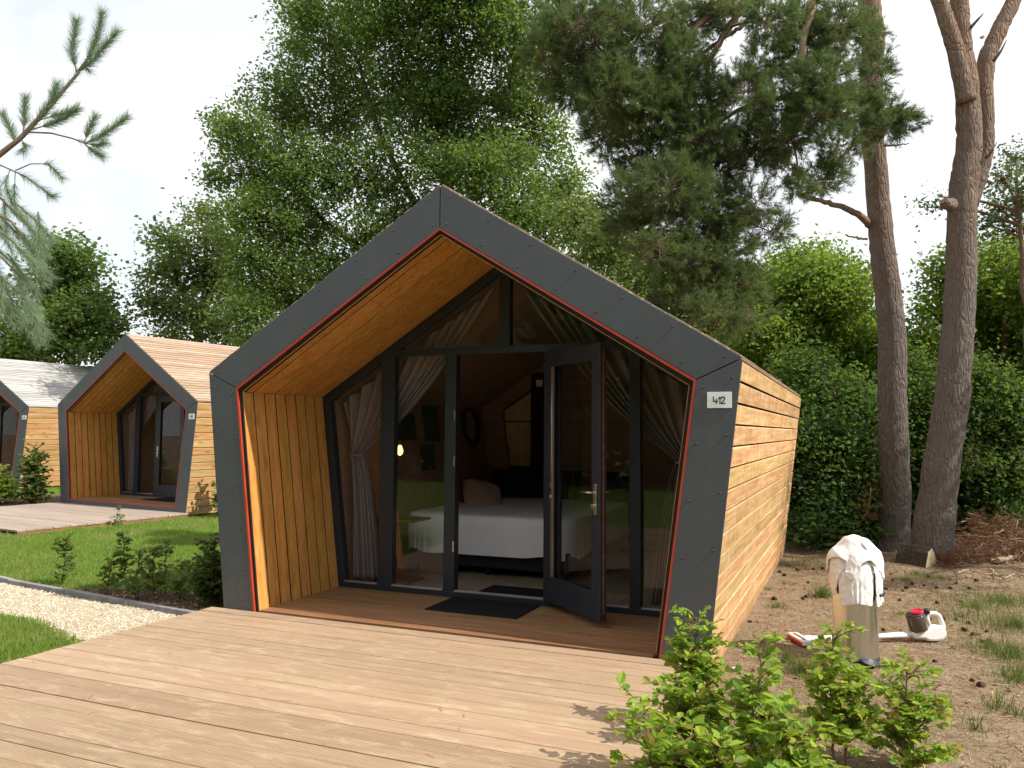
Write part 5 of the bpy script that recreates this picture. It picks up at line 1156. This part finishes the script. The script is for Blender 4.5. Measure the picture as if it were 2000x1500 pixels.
p = on_ground(1436, 1312); mb = MB(); u = np.linspace(-1, 1, 9); U, V = np.meshgrid(u, u); mb.grid(np.stack([U*.035, V*.02*(1-.3*U), .012+.010*np.sin(U*3+V*2)+.006*U*V], -1))
o = mb.build('paper_scrap', m_white, None, 0, 0, .001); o.location = (p[0], p[1], float(gz(p[0], p[1]))); o.rotation_euler = (0, 0, .6); tag(o, 'crumpled scrap of white paper on the soil near the cabin corner', 'litter')
# split log leaning by the forked trunk
lt = thing('split_log', (3.82, 6.10, float(gz(3.82, 6.10))-.01), 'short split log with a pale cut end, lying against the forked pine', 'log', None, R(60))
prof = [(-.15,0),(.13,0),(.125,.10),(.03,.235),(-.07,.19)]
mb = MB(); mb.prism(prof, .003, .40); mb.build('bark_side', m_barko, lt, .012)
mb = MB(); mb.prism([(x*.985, z*.985+.002) for x, z in prof], -.004, .002); mb.build('cut_face', m_log, lt, .002)
# pile of brown cut pine branches
bp = on_ground(1925, 1098); bw = thing('brushwood_pile', (bp[0], bp[1], float(gz(bp[0], bp[1]))), 'heap of rust-brown dead pine branches beside the forked pine', 'brushwood')
base = np.array([bp[0], bp[1], float(gz(bp[0], bp[1]))])
wm, nm2 = MB(), MB(); B, AX = [], []
for (px, py, rx, ry, D, n) in ((1870,1088,40,18,10.6,44),(1920,1086,50,20,10.8,54),(1980,1085,50,26,10.9,60),(1890,1058,36,18,11.4,26),(1960,1050,50,28,11.5,54),(1905,1025,26,18,12,26),(1960,1020,30,16,12,22),(1850,1110,36,12,10.3,34),(2030,1070,40,30,11,40)):
    c = at(px, py, D); k = D/FPX; d = rand_dirs(n); r = rng.uniform(.1, 1, n)**.5; p = c+(d[:,0:1]*AR*rx*k+d[:,1:2]*AU*ry*k+d[:,2:3]*AF*rx*k)*r[:,None]; p[:,2] = np.maximum(p[:,2], base[2]+.02)
    ax = rand_dirs(n)*np.array([1,1,.45]); sticks(wm, p-base-ax*.2, p-base+ax*.1, .007, .004)
    for q in range(3): B.append(p+rng.normal(0, .06, p.shape)); AX.append(ax+rng.normal(0, .5, ax.shape))
B, AX = np.concatenate(B)-base, np.concatenate(AX); needles(nm2, B, AX, .16, 30, .07, .0045); nm2.build('dead_needles', m_deadn, bw); wm.build('twigs', m_dryw, bw)
sp = at(1697, 985, 11.5); so_ = thing('dead_spray', tuple(sp), 'rust-brown dead spray caught in the dark shrub left of the straight pine', 'branch'); nm3, wm3 = MB(), MB(); q = rng.normal(0, .07, (22, 3))*np.array([1,1,1.6]); needles(nm3, q, rand_dirs(22), .14, 34, .06, .0045); nm3.build('dead_needles', m_deadn, so_); wm3.tube([(-.1,0,-.25),(0,.02,-.05),(.03,0,.22)], .006, 5); wm3.build('twig', m_dryw, so_)
def branch(label, path, w0, w1, lift=.02):
    pts = []
    for px, py in path: p = on_ground(px, py); pts.append([p[0], p[1], float(gz(p[0], p[1]))+lift])
    pts = np.array(pts); c = pts[0].copy(); mb = MB(); t_ = np.linspace(0, len(pts)-1, 5*len(pts)); f = np.stack([np.interp(t_, np.arange(len(pts)), pts[:,k]) for k in range(3)], -1)+rng.normal(0, .008, (len(t_), 3))
    mb.tube(f-c, np.linspace(w0, w1, len(f)), 7); o = mb.build('dead_branch', m_dryw); o.location = tuple(c); tag(o, label, 'branch', 'dead branches lying by the brushwood')
branch('thick pale dead branch lying in front of the brown brushwood', [(1950,1104),(1970,1097),(1988,1094)], .035, .03, .05)
branch('thin curved pale branch running into the thick pale one', [(1914,1092),(1935,1098),(1955,1105)], .012, .008, .05)
branch('long thin bare branch lying along the front of the brushwood', [(1868,1124),(1890,1117),(1920,1124),(1945,1124)], .011, .006, .03)
branch('crooked bare twig reaching out over the grass near the right edge', [(1936,1118),(1945,1128),(1962,1134),(1985,1124),(2010,1134)], .010, .006, .03)

# ------------------------------------------------------------------ light
EL, AZ = R(46), R(93.5)      # azimuth clockwise from +Y: the sun stands to the right, a touch in front of the facade
sd = Vector((math.cos(EL)*math.sin(AZ), math.cos(EL)*math.cos(AZ), math.sin(EL)))
sun = bpy.data.lights.new('sun', 'SUN'); sun.energy = 5.0; sun.angle = R(.55); sun.color = (1, .93, .82)
so = bpy.data.objects.new('sun', sun); COL.objects.link(so); so.rotation_euler = sd.to_track_quat('Z', 'Y').to_euler(); so.location = (30, -5, 40)
w = bpy.data.worlds.new('World'); SC.world = w; w.use_nodes = True; wt = w.node_tree; wt.nodes.clear()
out = wt.nodes.new('ShaderNodeOutputWorld'); sky = wt.nodes.new('ShaderNodeTexSky'); sky.sky_type = 'NISHITA'; sky.sun_disc = False
sky.sun_elevation = EL; sky.sun_rotation = AZ; sky.air_density = 1.0; sky.dust_density = 1.5; sky.ozone_density = 1.2
bg = wt.nodes.new('ShaderNodeBackground'); bg.inputs[1].default_value = .14; wt.links.new(sky.outputs[0], bg.inputs[0])
tc = wt.nodes.new('ShaderNodeTexCoord'); mp_ = wt.nodes.new('ShaderNodeMapping'); mp_.inputs[3].default_value = (1, 1, 1.6); wt.links.new(tc.outputs['Generated'], mp_.inputs[0])
nz = wt.nodes.new('ShaderNodeTexNoise'); nz.inputs['Scale'].default_value = 2.3; nz.inputs['Detail'].default_value = 6; nz.inputs['Roughness'].default_value = .55; nz.inputs['Distortion'].default_value = .4; wt.links.new(mp_.outputs[0], nz.inputs['Vector'])
cr = wt.nodes.new('ShaderNodeValToRGB'); cr.color_ramp.elements[0].position = .34; cr.color_ramp.elements[0].color = (.62,.62,.62,1); cr.color_ramp.elements[1].position = .56; wt.links.new(nz.outputs[0], cr.inputs[0])
cb = wt.nodes.new('ShaderNodeBackground'); cb.inputs[0].default_value = (.97,.985,1,1); cb.inputs[1].default_value = .98
mx = wt.nodes.new('ShaderNodeMixShader'); wt.links.new(cr.outputs[0], mx.inputs[0]); wt.links.new(bg.outputs[0], mx.inputs[1]); wt.links.new(cb.outputs[0], mx.inputs[2]); wt.links.new(mx.outputs[0], out.inputs[0])

# ------------------------------------------------------------------ render settings
SC.view_settings.view_transform = 'Standard'; SC.view_settings.look = 'None'; SC.view_settings.exposure = 0.38; SC.view_settings.gamma = 1
SC.render.engine = 'CYCLES'; cy = SC.cycles
cy.max_bounces = 8; cy.diffuse_bounces = 6; cy.glossy_bounces = 4; cy.transmission_bounces = 6; cy.transparent_max_bounces = 16
cy.caustics_reflective = False; cy.caustics_refractive = False; cy.sample_clamp_indirect = 6
cy.use_denoising = True
try: cy.denoiser = 'OPENIMAGEDENOISE'
except Exception: pass
